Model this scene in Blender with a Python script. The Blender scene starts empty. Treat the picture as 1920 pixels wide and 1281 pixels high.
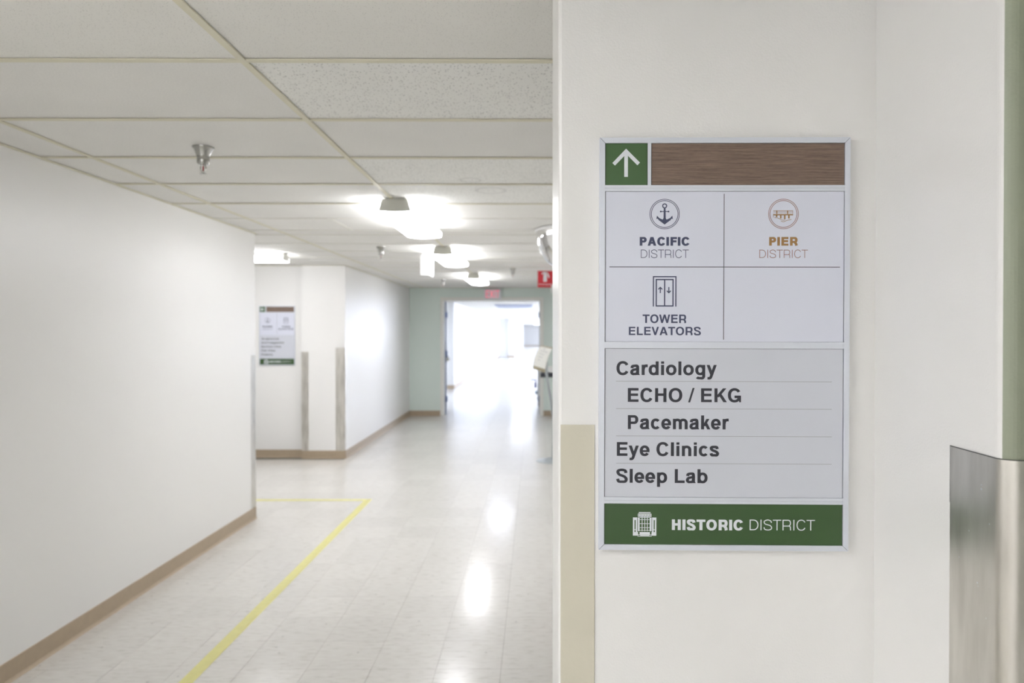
import bpy, math, random
from mathutils import Vector, Matrix
from math import sin, cos, pi, radians

# ------------------------------------------------------------------ camera, world, exposure
scene = bpy.context.scene
col = scene.collection
random.seed(7)
EYE = 1.585
F_PX = 1330.0
YAW, PITCH = radians(0.3), radians(0.5)
cam_data = bpy.data.cameras.new('camera')
cam = bpy.data.objects.new('camera', cam_data)
col.objects.link(cam)
scene.camera = cam
cam.location = (0, 0, EYE)
cam.rotation_euler = (pi/2 - PITCH, 0, -YAW)
cam_data.sensor_fit = 'HORIZONTAL'
cam_data.sensor_width = 36.0
cam_data.lens = 36.0*F_PX/1920
cam_data.shift_x = (960-1011)/1920
cam_data.shift_y = -(640.5-634.6)/1920
cam_data.clip_start = 0.05
cam_data.clip_end = 200
cam_data.dof.use_dof = True
cam_data.dof.focus_distance = 1.31
cam_data.dof.aperture_fstop = 4.2

vs = scene.view_settings
scene.display_settings.display_device = 'sRGB'
vs.view_transform = 'Standard'
vs.look = 'None'
vs.gamma = 1
vs.use_curve_mapping = False
vs.exposure = 1.80

world = bpy.data.worlds.new('world')
scene.world = world
world.use_nodes = True
bg = world.node_tree.nodes['Background']
bg.inputs[0].default_value = (0.86, 0.93, 1.0, 1)
bg.inputs[1].default_value = 1.0

LENS_E = 6.8        # corridor wrap lights
REAR_FILL_E = 11.0        # fill lamps added behind the camera
FAR_E = 6.0        # lamps past the double door, nearly all added to whiten that corridor
FAR_COL = (0.80, 0.86, 1.04)
NEAR_COL = (0.955, 0.957, 1.0)
FILL_WIN_E = 2.2         # glow of unseen windows added to brighten the far corridor

# ------------------------------------------------------------------ materials
def lin(c):
    return tuple(((v/255+0.055)/1.055)**2.4 if v/255 > 0.04045 else v/255/12.92 for v in c)

def new_mat(name):
    m = bpy.data.materials.new(name)
    m.use_nodes = True
    nt = m.node_tree
    b = nt.nodes['Principled BSDF']
    return m, nt, b

def plain(name, rgb, rough=0.5, metal=0.0, bump=0.0, scale=200, emit=None, var=0.0, spec=None, coat=0):
    m, nt, b = new_mat(name)
    c = lin(rgb)
    b.inputs['Base Color'].default_value = (*c, 1)
    b.inputs['Roughness'].default_value = rough
    b.inputs['Metallic'].default_value = metal
    if spec is not None:
        b.inputs['Specular IOR Level'].default_value = spec
    if coat:
        b.inputs['Coat Weight'].default_value = coat
        b.inputs['Coat Roughness'].default_value = 0.1
    if emit:
        b.inputs['Emission Color'].default_value = (*emit[0], 1)
        b.inputs['Emission Strength'].default_value = emit[1]
    tc = nt.nodes.new('ShaderNodeNewGeometry')
    if bump or var:
        n = nt.nodes.new('ShaderNodeTexNoise')
        n.inputs['Scale'].default_value = scale
        n.inputs['Detail'].default_value = 3
        nt.links.new(tc.outputs['Position'], n.inputs['Vector'])
        if bump:
            bp = nt.nodes.new('ShaderNodeBump')
            bp.inputs['Strength'].default_value = bump
            bp.inputs['Distance'].default_value = 0.002
            nt.links.new(n.outputs['Fac'], bp.inputs['Height'])
            nt.links.new(bp.outputs['Normal'], b.inputs['Normal'])
        if var:
            r = nt.nodes.new('ShaderNodeMapRange')
            r.inputs['To Min'].default_value = 1-var
            r.inputs['To Max'].default_value = 1+var
            nt.links.new(n.outputs['Fac'], r.inputs['Value'])
            mx = nt.nodes.new('ShaderNodeVectorMath')
            mx.operation = 'SCALE'
            mx.inputs[0].default_value = c
            nt.links.new(r.outputs['Result'], mx.inputs['Scale'])
            nt.links.new(mx.outputs['Vector'], b.inputs['Base Color'])
    return m

M = {}
M['wall'] = plain('cream_wall_paint', (232, 231, 228), 0.35, bump=0.16, scale=260)
M['wall_far'] = plain('white_wall_paint', (232, 232, 230), 0.5, bump=0.1, scale=200)
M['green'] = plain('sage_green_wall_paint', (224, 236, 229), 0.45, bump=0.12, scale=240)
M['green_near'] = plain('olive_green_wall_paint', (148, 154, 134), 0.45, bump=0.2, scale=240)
M['beige'] = plain('beige_painted_metal', (207, 202, 184), 0.4, bump=0.25, scale=70)
M['base'] = plain('taupe_vinyl_base', (174, 157, 134), 0.45, var=0.08, scale=30)
M['tee'] = plain('aged_grid_paint', (224, 220, 198), 0.5, var=0.05, scale=9)
M['tee_white'] = plain('white_grid_paint', (234, 233, 225), 0.5)
M['dark_void'] = plain('dark_plenum', (70, 70, 66), 0.9)
M['tape'] = plain('yellow_floor_tape', (214, 209, 138), 0.45, var=0.08, scale=22)
M['silver'] = plain('satin_silver_aluminium', (212, 216, 224), 0.38, metal=0.35, bump=0.03, scale=900)
M['groove'] = plain('dark_gap', (50, 50, 52), 0.8)
M['panel'] = plain('blue_grey_sign_laminate', (214, 217, 229), 0.32, bump=0.03, scale=1500, spec=0.5)
M['panel_low'] = plain('pale_grey_sign_laminate', (202, 205, 213), 0.30, bump=0.03, scale=1500, spec=0.6)  # same white laminate; the lower half's greyer reflection is put into this tone
M['sign_green'] = plain('forest_green_laminate', (55, 84, 45), 0.30, bump=0.04, scale=1500, var=0.10)
M['arrow_green'] = plain('leaf_green_laminate', (64, 97, 54), 0.32, bump=0.04, scale=1500, var=0.10)
M['ink_white'] = plain('white_vinyl_print', (222, 226, 230), 0.4)
M['ink_navy'] = plain('slate_navy_print', (64, 70, 98), 0.4)
M['ink_brown'] = plain('ochre_print', (158, 122, 74), 0.4)
M['ink_rust'] = plain('rust_print', (150, 112, 100), 0.4)
M['ink_dark'] = plain('charcoal_print', (44, 45, 54), 0.4)
M['ink_line'] = plain('grey_rule_print', (152, 154, 158), 0.4)
M['ink_rule'] = plain('dark_rule_print', (84, 84, 92), 0.4)
M['fixture'] = plain('white_fixture_enamel', (200, 200, 190), 0.4)
M['white_pl'] = plain('white_plastic', (226, 226, 224), 0.4)
M['frame_paint'] = plain('pale_grey_frame_paint', (236, 236, 230), 0.35)
M['door_leaf'] = plain('pale_door_laminate', (104, 114, 134), 0.35)
M['chrome'] = plain('polished_chrome', (178, 178, 174), 0.12, metal=1.0)
M['mirror'] = plain('acrylic_mirror', (225, 225, 225), 0.03, metal=1.0)
M['steel_hinge'] = plain('dull_steel', (92, 106, 140), 0.4, metal=0.7)
M['red'] = plain('red_sign_plastic', (196, 40, 52), 0.4)
M['red_bulb'] = plain('red_glass_bulb', (150, 30, 20), 0.1)
M['exit_face'] = plain('exit_sign_face', (226, 230, 232), 0.4)
M['exit_red'] = plain('lit_red_letters', (246, 120, 145), 0.4, emit=((1.0, 0.25, 0.36), 0.12))
M['navy'] = plain('dark_navy_plastic', (34, 38, 46), 0.4)
M['blue'] = plain('blue_plastic', (36, 34, 130), 0.4)
M['teal'] = plain('teal_plastic', (0, 92, 122), 0.4)
M['tan'] = plain('tan_plastic_edge', (160, 152, 128), 0.4)
M['paper'] = plain('white_paper', (230, 230, 224), 0.6)
M['ink_grey'] = plain('pale_grey_print', (190, 191, 192), 0.6)
M['pole'] = plain('silver_grey_pole', (160, 166, 168), 0.35, metal=0.3)
M['vent'] = plain('grey_vent_enamel', (186, 192, 208), 0.6)
M['lens'] = plain('glowing_prismatic_lens', (240, 240, 240), 0.4, emit=(NEAR_COL, LENS_E))
M['lens_rear'] = plain('glowing_rear_lens', (240, 240, 240), 0.4, emit=(NEAR_COL, REAR_FILL_E))
M['lens_far'] = plain('glowing_far_lens', (240, 240, 240), 0.4, emit=(FAR_COL, FAR_E))
M['window_sky'] = plain('bright_daylit_pane', (240, 244, 250), 0.2, emit=((0.78, 0.85, 1.06), FILL_WIN_E))
M['rubber'] = plain('black_rubber', (40, 40, 42), 0.7)

def tile_mat(name, rgb, kind):
    """mineral fibre ceiling tile: pinholes or worm fissures sunk into a flat face"""
    m, nt, b = new_mat(name)
    g = nt.nodes.new('ShaderNodeNewGeometry')
    c = lin(rgb)
    ramp = nt.nodes.new('ShaderNodeValToRGB')
    if kind == 'fine':
        v = nt.nodes.new('ShaderNodeTexVoronoi')
        v.inputs['Scale'].default_value = 150
        nt.links.new(g.outputs['Position'], v.inputs['Vector'])
        nt.links.new(v.outputs['Distance'], ramp.inputs['Fac'])
        ramp.color_ramp.elements[0].position = 0.10
        ramp.color_ramp.elements[1].position = 0.24
        dark = 0.66
    elif kind == 'plain':
        v = nt.nodes.new('ShaderNodeTexNoise')
        v.inputs['Scale'].default_value = 160
        nt.links.new(g.outputs['Position'], v.inputs['Vector'])
        nt.links.new(v.outputs['Fac'], ramp.inputs['Fac'])
        ramp.color_ramp.elements[0].position = 0.3
        ramp.color_ramp.elements[1].position = 0.6
        dark = 0.93
    else:
        n = nt.nodes.new('ShaderNodeTexNoise')
        n.inputs['Scale'].default_value = 30
        n.inputs['Detail'].default_value = 2
        nt.links.new(g.outputs['Position'], n.inputs['Vector'])
        va = nt.nodes.new('ShaderNodeVectorMath'); va.operation = 'SCALE'
        va.inputs['Scale'].default_value = 0.028
        nt.links.new(n.outputs['Color'], va.inputs[0])
        ad = nt.nodes.new('ShaderNodeVectorMath'); ad.operation = 'ADD'
        nt.links.new(g.outputs['Position'], ad.inputs[0])
        nt.links.new(va.outputs['Vector'], ad.inputs[1])
        mp = nt.nodes.new('ShaderNodeVectorMath'); mp.operation = 'MULTIPLY'
        mp.inputs[1].default_value = (1.0, 0.6, 1.0)
        nt.links.new(ad.outputs['Vector'], mp.inputs[0])
        v = nt.nodes.new('ShaderNodeTexVoronoi')
        v.inputs['Scale'].default_value = 112
        nt.links.new(mp.outputs['Vector'], v.inputs['Vector'])
        nt.links.new(v.outputs['Distance'], ramp.inputs['Fac'])
        ramp.color_ramp.elements[0].position = 0.18
        ramp.color_ramp.elements[1].position = 0.30
        dark = 0.60
    ramp.color_ramp.elements[0].color = (c[0]*dark, c[1]*dark, c[2]*dark, 1)
    ramp.color_ramp.elements[1].color = (*c, 1)
    out = ramp.outputs['Color']
    if kind == 'stained':
        pass
    # very faint clouding of age
    n2 = nt.nodes.new('ShaderNodeTexNoise'); n2.inputs['Scale'].default_value = 2.5
    nt.links.new(g.outputs['Position'], n2.inputs['Vector'])
    r = nt.nodes.new('ShaderNodeMapRange')
    r.inputs['To Min'].default_value = 0.95; r.inputs['To Max'].default_value = 1.04
    nt.links.new(n2.outputs['Fac'], r.inputs['Value'])
    mx = nt.nodes.new('ShaderNodeVectorMath'); mx.operation = 'SCALE'
    nt.links.new(out, mx.inputs[0]); nt.links.new(r.outputs['Result'], mx.inputs['Scale'])
    last = mx.outputs['Vector']
    if kind == 'fissure':
        # old ring-shaped water stains
        for (sx, sy, rad) in ((-0.36, 3.93, 0.055), (-0.265, 4.215, 0.085)):
            d = nt.nodes.new('ShaderNodeVectorMath'); d.operation = 'DISTANCE'
            d.inputs[1].default_value = (sx, sy, 2.4243)
            nt.links.new(g.outputs['Position'], d.inputs[0])
            s1 = nt.nodes.new('ShaderNodeMath'); s1.operation = 'SUBTRACT'; s1.inputs[1].default_value = rad
            a1 = nt.nodes.new('ShaderNodeMath'); a1.operation = 'ABSOLUTE'
            r1 = nt.nodes.new('ShaderNodeMapRange')
            r1.inputs['From Min'].default_value = 0.002; r1.inputs['From Max'].default_value = 0.014
            r1.inputs['To Min'].default_value = 0.84; r1.inputs['To Max'].default_value = 1.0
            nt.links.new(d.outputs['Value'], s1.inputs[0]); nt.links.new(s1.outputs[0], a1.inputs[0])
            nt.links.new(a1.outputs[0], r1.inputs['Value'])
            m1 = nt.nodes.new('ShaderNodeVectorMath'); m1.operation = 'SCALE'
            nt.links.new(last, m1.inputs[0]); nt.links.new(r1.outputs['Result'], m1.inputs['Scale'])
            last = m1.outputs['Vector']
    nt.links.new(last, b.inputs['Base Color'])
    b.inputs['Roughness'].default_value = 0.9
    return m
M['tile_fine'] = tile_mat('pinhole_ceiling_tile', (238, 237, 232), 'fine')
M['tile_plain'] = tile_mat('smooth_ceiling_tile', (239, 238, 234), 'plain')
M['tile_fiss'] = tile_mat('fissured_ceiling_tile', (244, 244, 240), 'fissure')

def floor_mat():
    m, nt, b = new_mat('polished_vinyl_composition_tile')
    g = nt.nodes.new('ShaderNodeNewGeometry')
    oi = nt.nodes.new('ShaderNodeObjectInfo')
    mp = nt.nodes.new('ShaderNodeVectorMath'); mp.operation = 'MULTIPLY'
    mp.inputs[1].default_value = (0.35, 1.3, 1)
    nt.links.new(g.outputs['Position'], mp.inputs[0])
    n = nt.nodes.new('ShaderNodeTexNoise'); n.inputs['Scale'].default_value = 42
    n.inputs['Detail'].default_value = 4; n.inputs['Roughness'].default_value = 0.6
    nt.links.new(mp.outputs['Vector'], n.inputs['Vector'])
    ramp = nt.nodes.new('ShaderNodeValToRGB')
    nt.links.new(n.outputs['Fac'], ramp.inputs['Fac'])
    e = ramp.color_ramp.elements
    e[0].position = 0.30; e[0].color = (*lin((192, 189, 181)), 1)
    e[1].position = 0.44; e[1].color = (*lin((208, 205, 199)), 1)
    x = ramp.color_ramp.elements.new(0.72); x.color = (*lin((215, 213, 207)), 1)
    # sparse dark flecks
    v = nt.nodes.new('ShaderNodeTexVoronoi'); v.inputs['Scale'].default_value = 9
    v.inputs['Randomness'].default_value = 1
    nt.links.new(g.outputs['Position'], v.inputs['Vector'])
    r = nt.nodes.new('ShaderNodeMapRange')
    r.inputs['From Min'].default_value = 0.045; r.inputs['From Max'].default_value = 0.075
    r.inputs['To Min'].default_value = 0.72; r.inputs['To Max'].default_value = 1.0
    nt.links.new(v.outputs['Distance'], r.inputs['Value'])
    # slight tone difference from tile to tile
    r2 = nt.nodes.new('ShaderNodeMapRange')
    r2.inputs['To Min'].default_value = 0.965; r2.inputs['To Max'].default_value = 1.03
    nt.links.new(oi.outputs['Random'], r2.inputs['Value'])
    mm = nt.nodes.new('ShaderNodeMath'); mm.operation = 'MULTIPLY'
    nt.links.new(r.outputs['Result'], mm.inputs[0]); nt.links.new(r2.outputs['Result'], mm.inputs[1])
    mx = nt.nodes.new('ShaderNodeVectorMath'); mx.operation = 'SCALE'
    nt.links.new(ramp.outputs['Color'], mx.inputs[0]); nt.links.new(mm.outputs[0], mx.inputs['Scale'])
    nt.links.new(mx.outputs['Vector'], b.inputs['Base Color'])
    b.inputs['Roughness'].default_value = 0.2
    b.inputs['Roughness'].default_value = 0.38
    b.inputs['Specular IOR Level'].default_value = 0.2
    b.inputs['Coat Weight'].default_value = 1.0
    b.inputs['Coat Roughness'].default_value = 0.15
    b.inputs['Coat IOR'].default_value = 1.17
    n3 = nt.nodes.new('ShaderNodeTexNoise'); n3.inputs['Scale'].default_value = 5
    n3.inputs['Detail'].default_value = 2
    nt.links.new(g.outputs['Position'], n3.inputs['Vector'])
    bp = nt.nodes.new('ShaderNodeBump'); bp.inputs['Strength'].default_value = 0.10
    bp.inputs['Distance'].default_value = 0.004
    nt.links.new(n3.outputs['Fac'], bp.inputs['Height'])
    nt.links.new(bp.outputs['Normal'], b.inputs['Normal'])
    nt.links.new(bp.outputs['Normal'], b.inputs['Coat Normal'])
    return m
M['floor'] = floor_mat()
M['grout'] = plain('dark_tile_joint', (120, 116, 106), 0.7)

def steel_mat():
    m, nt, b = new_mat('brushed_stainless_steel')
    b.inputs['Metallic'].default_value = 1.0
    g = nt.nodes.new('ShaderNodeNewGeometry')
    mp = nt.nodes.new('ShaderNodeVectorMath'); mp.operation = 'MULTIPLY'
    mp.inputs[1].default_value = (900, 900, 9)
    nt.links.new(g.outputs['Position'], mp.inputs[0])
    n = nt.nodes.new('ShaderNodeTexNoise'); n.inputs['Scale'].default_value = 1
    nt.links.new(mp.outputs['Vector'], n.inputs['Vector'])
    r = nt.nodes.new('ShaderNodeMapRange')
    r.inputs['To Min'].default_value = 0.24; r.inputs['To Max'].default_value = 0.42
    nt.links.new(n.outputs['Fac'], r.inputs['Value'])
    nt.links.new(r.outputs['Result'], b.inputs['Roughness'])
    mp2 = nt.nodes.new('ShaderNodeVectorMath'); mp2.operation = 'MULTIPLY'
    mp2.inputs[1].default_value = (26, 26, 5)
    nt.links.new(g.outputs['Position'], mp2.inputs[0])
    n2 = nt.nodes.new('ShaderNodeTexNoise'); n2.inputs['Scale'].default_value = 1
    n2.inputs['Detail'].default_value = 5
    nt.links.new(mp2.outputs['Vector'], n2.inputs['Vector'])
    ramp = nt.nodes.new('ShaderNodeValToRGB')
    nt.links.new(n2.outputs['Fac'], ramp.inputs['Fac'])
    e = ramp.color_ramp.elements
    e[0].position = 0.3; e[0].color = (*lin((196, 193, 186)), 1)
    e[1].position = 0.7; e[1].color = (*lin((226, 223, 217)), 1)
    nt.links.new(ramp.outputs['Color'], b.inputs['Base Color'])
    bp = nt.nodes.new('ShaderNodeBump'); bp.inputs['Strength'].default_value = 0.05
    bp.inputs['Distance'].default_value = 0.0005
    nt.links.new(n.outputs['Fac'], bp.inputs['Height'])
    nt.links.new(bp.outputs['Normal'], b.inputs['Normal'])
    return m
M['steel'] = steel_mat()

def wood_mat():
    m, nt, b = new_mat('brown_linear_woodgrain_laminate')
    tc = nt.nodes.new('ShaderNodeTexCoord')
    mp = nt.nodes.new('ShaderNodeVectorMath'); mp.operation = 'MULTIPLY'
    mp.inputs[1].default_value = (14, 1, 620)
    nt.links.new(tc.outputs['Object'], mp.inputs[0])
    n = nt.nodes.new('ShaderNodeTexNoise'); n.inputs['Scale'].default_value = 1
    n.inputs['Detail'].default_value = 5; n.inputs['Roughness'].default_value = 0.62
    nt.links.new(mp.outputs['Vector'], n.inputs['Vector'])
    mp2 = nt.nodes.new('ShaderNodeVectorMath'); mp2.operation = 'MULTIPLY'
    mp2.inputs[1].default_value = (90, 1, 2200)
    nt.links.new(tc.outputs['Object'], mp2.inputs[0])
    n2 = nt.nodes.new('ShaderNodeTexNoise'); n2.inputs['Scale'].default_value = 1
    nt.links.new(mp2.outputs['Vector'], n2.inputs['Vector'])
    ad = nt.nodes.new('ShaderNodeMath'); ad.operation = 'MULTIPLY_ADD'
    ad.inputs[1].default_value = 0.35
    nt.links.new(n2.outputs['Fac'], ad.inputs[0]); nt.links.new(n.outputs['Fac'], ad.inputs[2])
    ramp = nt.nodes.new('ShaderNodeValToRGB')
    nt.links.new(ad.outputs[0], ramp.inputs['Fac'])
    e = ramp.color_ramp.elements
    e[0].position = 0.46; e[0].color = (*lin((78, 63, 54)), 1)
    e[1].position = 0.86; e[1].color = (*lin((138, 117, 102)), 1)
    x = ramp.color_ramp.elements.new(0.62); x.color = (*lin((112, 93, 80)), 1)
    nt.links.new(ramp.outputs['Color'], b.inputs['Base Color'])
    b.inputs['Roughness'].default_value = 0.45
    return m
M['wood'] = wood_mat()

# ------------------------------------------------------------------ mesh helpers
class MB:
    def __init__(self):
        self.v = []; self.f = []; self.mi = []; self.mats = []; self.cur = 0
    def mat(self, key):
        if key not in self.mats: self.mats.append(key)
        self.cur = self.mats.index(key); return self
    def face(self, pts):
        i = len(self.v); self.v += [tuple(p) for p in pts]
        self.f.append(tuple(range(i, i+len(pts)))); self.mi.append(self.cur)
    def raw(self, vs_, fs_):
        i = len(self.v); self.v += [tuple(p) for p in vs_]
        for f in fs_:
            self.f.append(tuple(k+i for k in f)); self.mi.append(self.cur)
    def box(self, x0, x1, y0, y1, z0, z1, mtx=None):
        p = [(x0,y0,z0),(x1,y0,z0),(x1,y1,z0),(x0,y1,z0),(x0,y0,z1),(x1,y0,z1),(x1,y1,z1),(x0,y1,z1)]
        if mtx: p = [mtx @ Vector(q) for q in p]
        self.raw(p, [(0,3,2,1),(4,5,6,7),(0,1,5,4),(1,2,6,5),(2,3,7,6),(3,0,4,7)])
        return self
    def bbox(self, x0, x1, y0, y1, z0, z1, b=0.002):
        """box with chamfered edges"""
        import bmesh
        bm = bmesh.new()
        bmesh.ops.create_cube(bm, size=1)
        for v in bm.verts:
            v.co = Vector(((x0+x1)/2+v.co.x*(x1-x0), (y0+y1)/2+v.co.y*(y1-y0), (z0+z1)/2+v.co.z*(z1-z0)))
        bmesh.ops.bevel(bm, geom=bm.edges[:], offset=b, segments=1, affect='EDGES')
        bm.verts.index_update()
        self.raw([v.co.copy() for v in bm.verts], [tuple(v.index for v in f.verts) for f in bm.faces])
        bm.free(); return self
    def prism(self, pts, z0, z1, keys=None):
        """pts counter-clockwise seen from above; keys = material per side"""
        n = len(pts)
        base = self.cur
        self.face([(x, y, z0) for x, y in reversed(pts)])
        self.face([(x, y, z1) for x, y in pts])
        for i in range(n):
            a, b = pts[i], pts[(i+1) % n]
            if keys and keys.get(i): self.mat(keys[i])
            else: self.cur = base
            self.face([(a[0],a[1],z0),(b[0],b[1],z0),(b[0],b[1],z1),(a[0],a[1],z1)])
        self.cur = base
        return self
    def lathe(self, prof, c=(0,0,0), seg=24, a0=0, a1=2*pi, axis='z'):
        n = len(prof); full = abs(a1-a0-2*pi) < 1e-6
        m = seg if full else seg+1
        vs_ = []
        for k in range(m):
            a = a0+(a1-a0)*k/seg
            for r, z in prof:
                if axis == 'z': p = (c[0]+r*cos(a), c[1]+r*sin(a), c[2]+z)
                elif axis == 'y': p = (c[0]+r*cos(a), c[1]+z, c[2]+r*sin(a))
                else: p = (c[0]+z, c[1]+r*cos(a), c[2]+r*sin(a))
                vs_.append(p)
        fs_ = []
        for k in range(seg):
            k2 = (k+1) % m
            for j in range(n-1):
                fs_.append((k*n+j, k2*n+j, k2*n+j+1, k*n+j+1))
        self.raw(vs_, fs_); return self
    def tube(self, pts, r, seg=10):
        pts = [Vector(p) for p in pts]
        rings = []
        for i, p in enumerate(pts):
            d = (pts[min(i+1, len(pts)-1)]-pts[max(i-1, 0)]).normalized()
            up = Vector((0,1,0)) if abs(d.y) < 0.9 else Vector((1,0,0))
            u = d.cross(up).normalized(); w = d.cross(u)
            rr = r[i] if isinstance(r, (list, tuple)) else r
            rings.append([p+u*rr*cos(2*pi*k/seg)+w*rr*sin(2*pi*k/seg) for k in range(seg)])
        vs_ = [q for ring in rings for q in ring]; fs_ = []
        for i in range(len(pts)-1):
            for k in range(seg):
                k2 = (k+1) % seg
                fs_.append((i*seg+k, i*seg+k2, (i+1)*seg+k2, (i+1)*seg+k))
        fs_.append(tuple(range(seg))); fs_.append(tuple(reversed(range((len(pts)-1)*seg, len(pts)*seg))))
        self.raw(vs_, fs_); return self
    def build(self, name, parent=None, smooth=False, mats=None):
        me = bpy.data.meshes.new(name)
        me.from_pydata(self.v, [], self.f)
        for k in (mats or self.mats): me.materials.append(M[k])
        if len(self.mats) > 1:
            me.polygons.foreach_set('material_index', self.mi)
        me.validate(); me.update()
        if smooth:
            me.polygons.foreach_set('use_smooth', [True]*len(me.polygons))
            try: me.set_sharp_from_angle(angle=radians(40))
            except Exception: pass
        o = bpy.data.objects.new(name, me)
        col.objects.link(o)
        if parent: o.parent = parent
        return o

def mb(key):
    return MB().mat(key)

def thing(name, label, cat, loc=(0,0,0), rz=0, group=None):
    o = bpy.data.objects.new(name, None); col.objects.link(o)
    o.empty_display_size = 0.1
    o.location = loc; o.rotation_euler = (0, 0, rz)
    tag(o, label, cat, group); return o

def tag(o, label, cat, group=None):
    o['label'] = label; o['category'] = cat
    if group: o['group'] = group
    return o

def struct(o, label=None):
    o['kind'] = 'structure'
    if label: o['label'] = label
    return o

def dup_tree(o, parent=None, mats=None):
    c = o.copy(); col.objects.link(c)
    if parent: c.parent = parent
    for ch in list(o.children): dup_tree(ch, c)
    return c

# ------------------------------------------------------------------ measured layout (metres)
CEIL = EYE+0.834          # face of the ceiling grid
XL = -2.383               # left corridor wall
YC = 6.04                 # where the left wall ends at the side hallway
YH = 8.98                 # far wall of the side hallway
YP = 8.90                 # face of the pilaster beside it
XP = -2.93
YG = 13.43                # green wall with the double door
XR = 0.75                 # right corridor wall (behind the near pier)
P0 = (0.0424, 1.31)       # near pier, left corner of the sign wall
WA = radians(1.13)        # the sign wall is a touch off square
XI = 0.6235               # inside corner of the sign wall
YI = P0[1]-(XI-P0[0])*math.tan(WA)
TOP = CEIL+0.10

# ------------------------------------------------------------------ floor
fl = mb('grout').box(-6.2, 4.2, -5.2, 82, -0.12, -0.004).build('floor')
struct(fl, 'pale polished vinyl tile floor with fine joints')
T = 0.305; X0 = -0.467-T*7; Y0 = 3.02
G = 0.0006
tile_meshes = {}
def floor_tile(x0, x1, y0, y1, stuff=None):
    tilt = [random.uniform(-0.00012, 0.00012) for _ in range(4)]
    if stuff is not None:
        stuff.raw([(x0+G,y0+G,-0.004),(x1-G,y0+G,-0.004),(x1-G,y1-G,-0.004),(x0+G,y1-G,-0.004),
                   (x0+G,y0+G,tilt[0]),(x1-G,y0+G,tilt[1]),(x1-G,y1-G,tilt[2]),(x0+G,y1-G,tilt[3])],
                  [(4,5,6,7),(0,1,5,4),(1,2,6,5),(2,3,7,6),(3,0,4,7)])
        return
    w, h = round(x1-x0, 4), round(y1-y0, 4)
    key = (w, h, random.randrange(4))
    if key not in tile_meshes:
        m = mb('floor')
        a, b = w/2-G, h/2-G
        m.raw([(-a,-b,0),(a,-b,0),(a,b,0),(-a,b,0),(-a,-b,.004+tilt[0]),(a,-b,.004+tilt[1]),(a,b,.004+tilt[2]),(-a,b,.004+tilt[3])],
              [(4,5,6,7),(0,1,5,4),(1,2,6,5),(2,3,7,6),(3,0,4,7)])
        me = bpy.data.meshes.new('tile'); me.from_pydata(m.v, [], m.f); me.materials.append(M['floor'])
        tile_meshes[key] = me
    o = bpy.data.objects.new('tile', tile_meshes[key]); col.objects.link(o)
    o.parent = fl; o.location = ((x0+x1)/2, (y0+y1)/2, -0.004)

n_tiles = 0
rest = mb('floor')
rows = range(-26, 55)
for j in rows:
    y0 = Y0+j*T; y1 = y0+T; yc = (y0+y1)/2
    if yc < YC or YP < yc < YG: xa = XL
    elif yc <= YP: xa = -6.0
    else: xa = -4.0
    xb = XR if yc < YG else 3.0
    if yc < 1.3: xb = 4.0
    i = -14
    while X0+i*T < xb:
        x0 = max(X0+i*T, xa); x1 = min(X0+(i+1)*T, xb); i += 1
        if x1-x0 < 0.01: continue
        inview = (0 <= j < 31) and x0 < 0.024*yc+0.02 and x1 > -0.395*yc-1.0/3
        if yc > YC and yc < YP and x1 < -(1004-470)/1330*yc: inview = False
        if inview and n_tiles < 295:
            floor_tile(x0, x1, y0, y1); n_tiles += 1
        else:
            floor_tile(x0, x1, y0, y1, rest)
rest.box(-4, 3, Y0+55*T, 81.9, -0.004, 0)
o = rest.build('tile_field', fl); o['kind'] = 'stuff'

# ------------------------------------------------------------------ walls
w = mb('wall').prism([(-6.0, YC-0.17), (XL-0.17, YC-0.17), (XL-0.17, -5.0), (XL, -5.0), (XL, YC), (-6.0, YC)], 0, TOP).build('wall_left')
struct(w, 'long cream wall on the left running to the steel-edged corner')
w = mb('wall').prism([(-6.0, YH), (XP, YH), (XP, YP), (XL, YP), (XL, YG), (XL-0.2, YG), (XL-0.2, YH+0.2), (-6.0, YH+0.2)], 0, TOP).build('wall_hallway')
struct(w, 'cream wall with pilaster across the side hallway')
w = mb('wall').box(-6.15, -6.0, YC-0.17, YH+0.2, 0, TOP).build('wall_hallway_end'); struct(w)
w = mb('wall').box(XR, XR+0.15, 1.9, YG, 0, TOP).build('wall_right'); struct(w)

# near pier carrying the sign: cream faces, bullnosed outer corner, green front
R = 0.020; YF = 0.937
arc = [(XI+R-R*cos(a), YF+R-R*sin(a)) for a in [radians(t) for t in (0, 10, 20, 30, 42, 54, 66, 78, 90)]]
# tiny bullnose on the left corner
r2 = 0.006
lc = [(P0[0], P0[1]+r2), (P0[0]+r2*0.3, P0[1]+r2*0.3), (P0[0]+r2, P0[1]-r2*math.tan(WA))]
pts = lc + [(XI, YI)] + arc + [(4.0, YF), (4.0, 1.9), (XR, 1.9), (XR, 1.76), (P0[0], 1.76)]
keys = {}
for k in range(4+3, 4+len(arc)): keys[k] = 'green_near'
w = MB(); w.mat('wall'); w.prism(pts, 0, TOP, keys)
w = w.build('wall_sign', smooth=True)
struct(w, 'near cream wall that carries the directory sign, green past its rounded corner')

# green wall with opening
DX0, DX1, DZ = -1.802, 0.151, 2.246
g = mb('green').box(XL-0.2, DX0, YG, YG+0.15, 0, TOP).box(DX1, 3.0, YG, YG+0.15, 0, TOP).box(DX0, DX1, YG, YG+0.15, DZ, TOP).build('wall_back')
struct(g, 'sage green wall at the end of the corridor around the double doorway')
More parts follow.
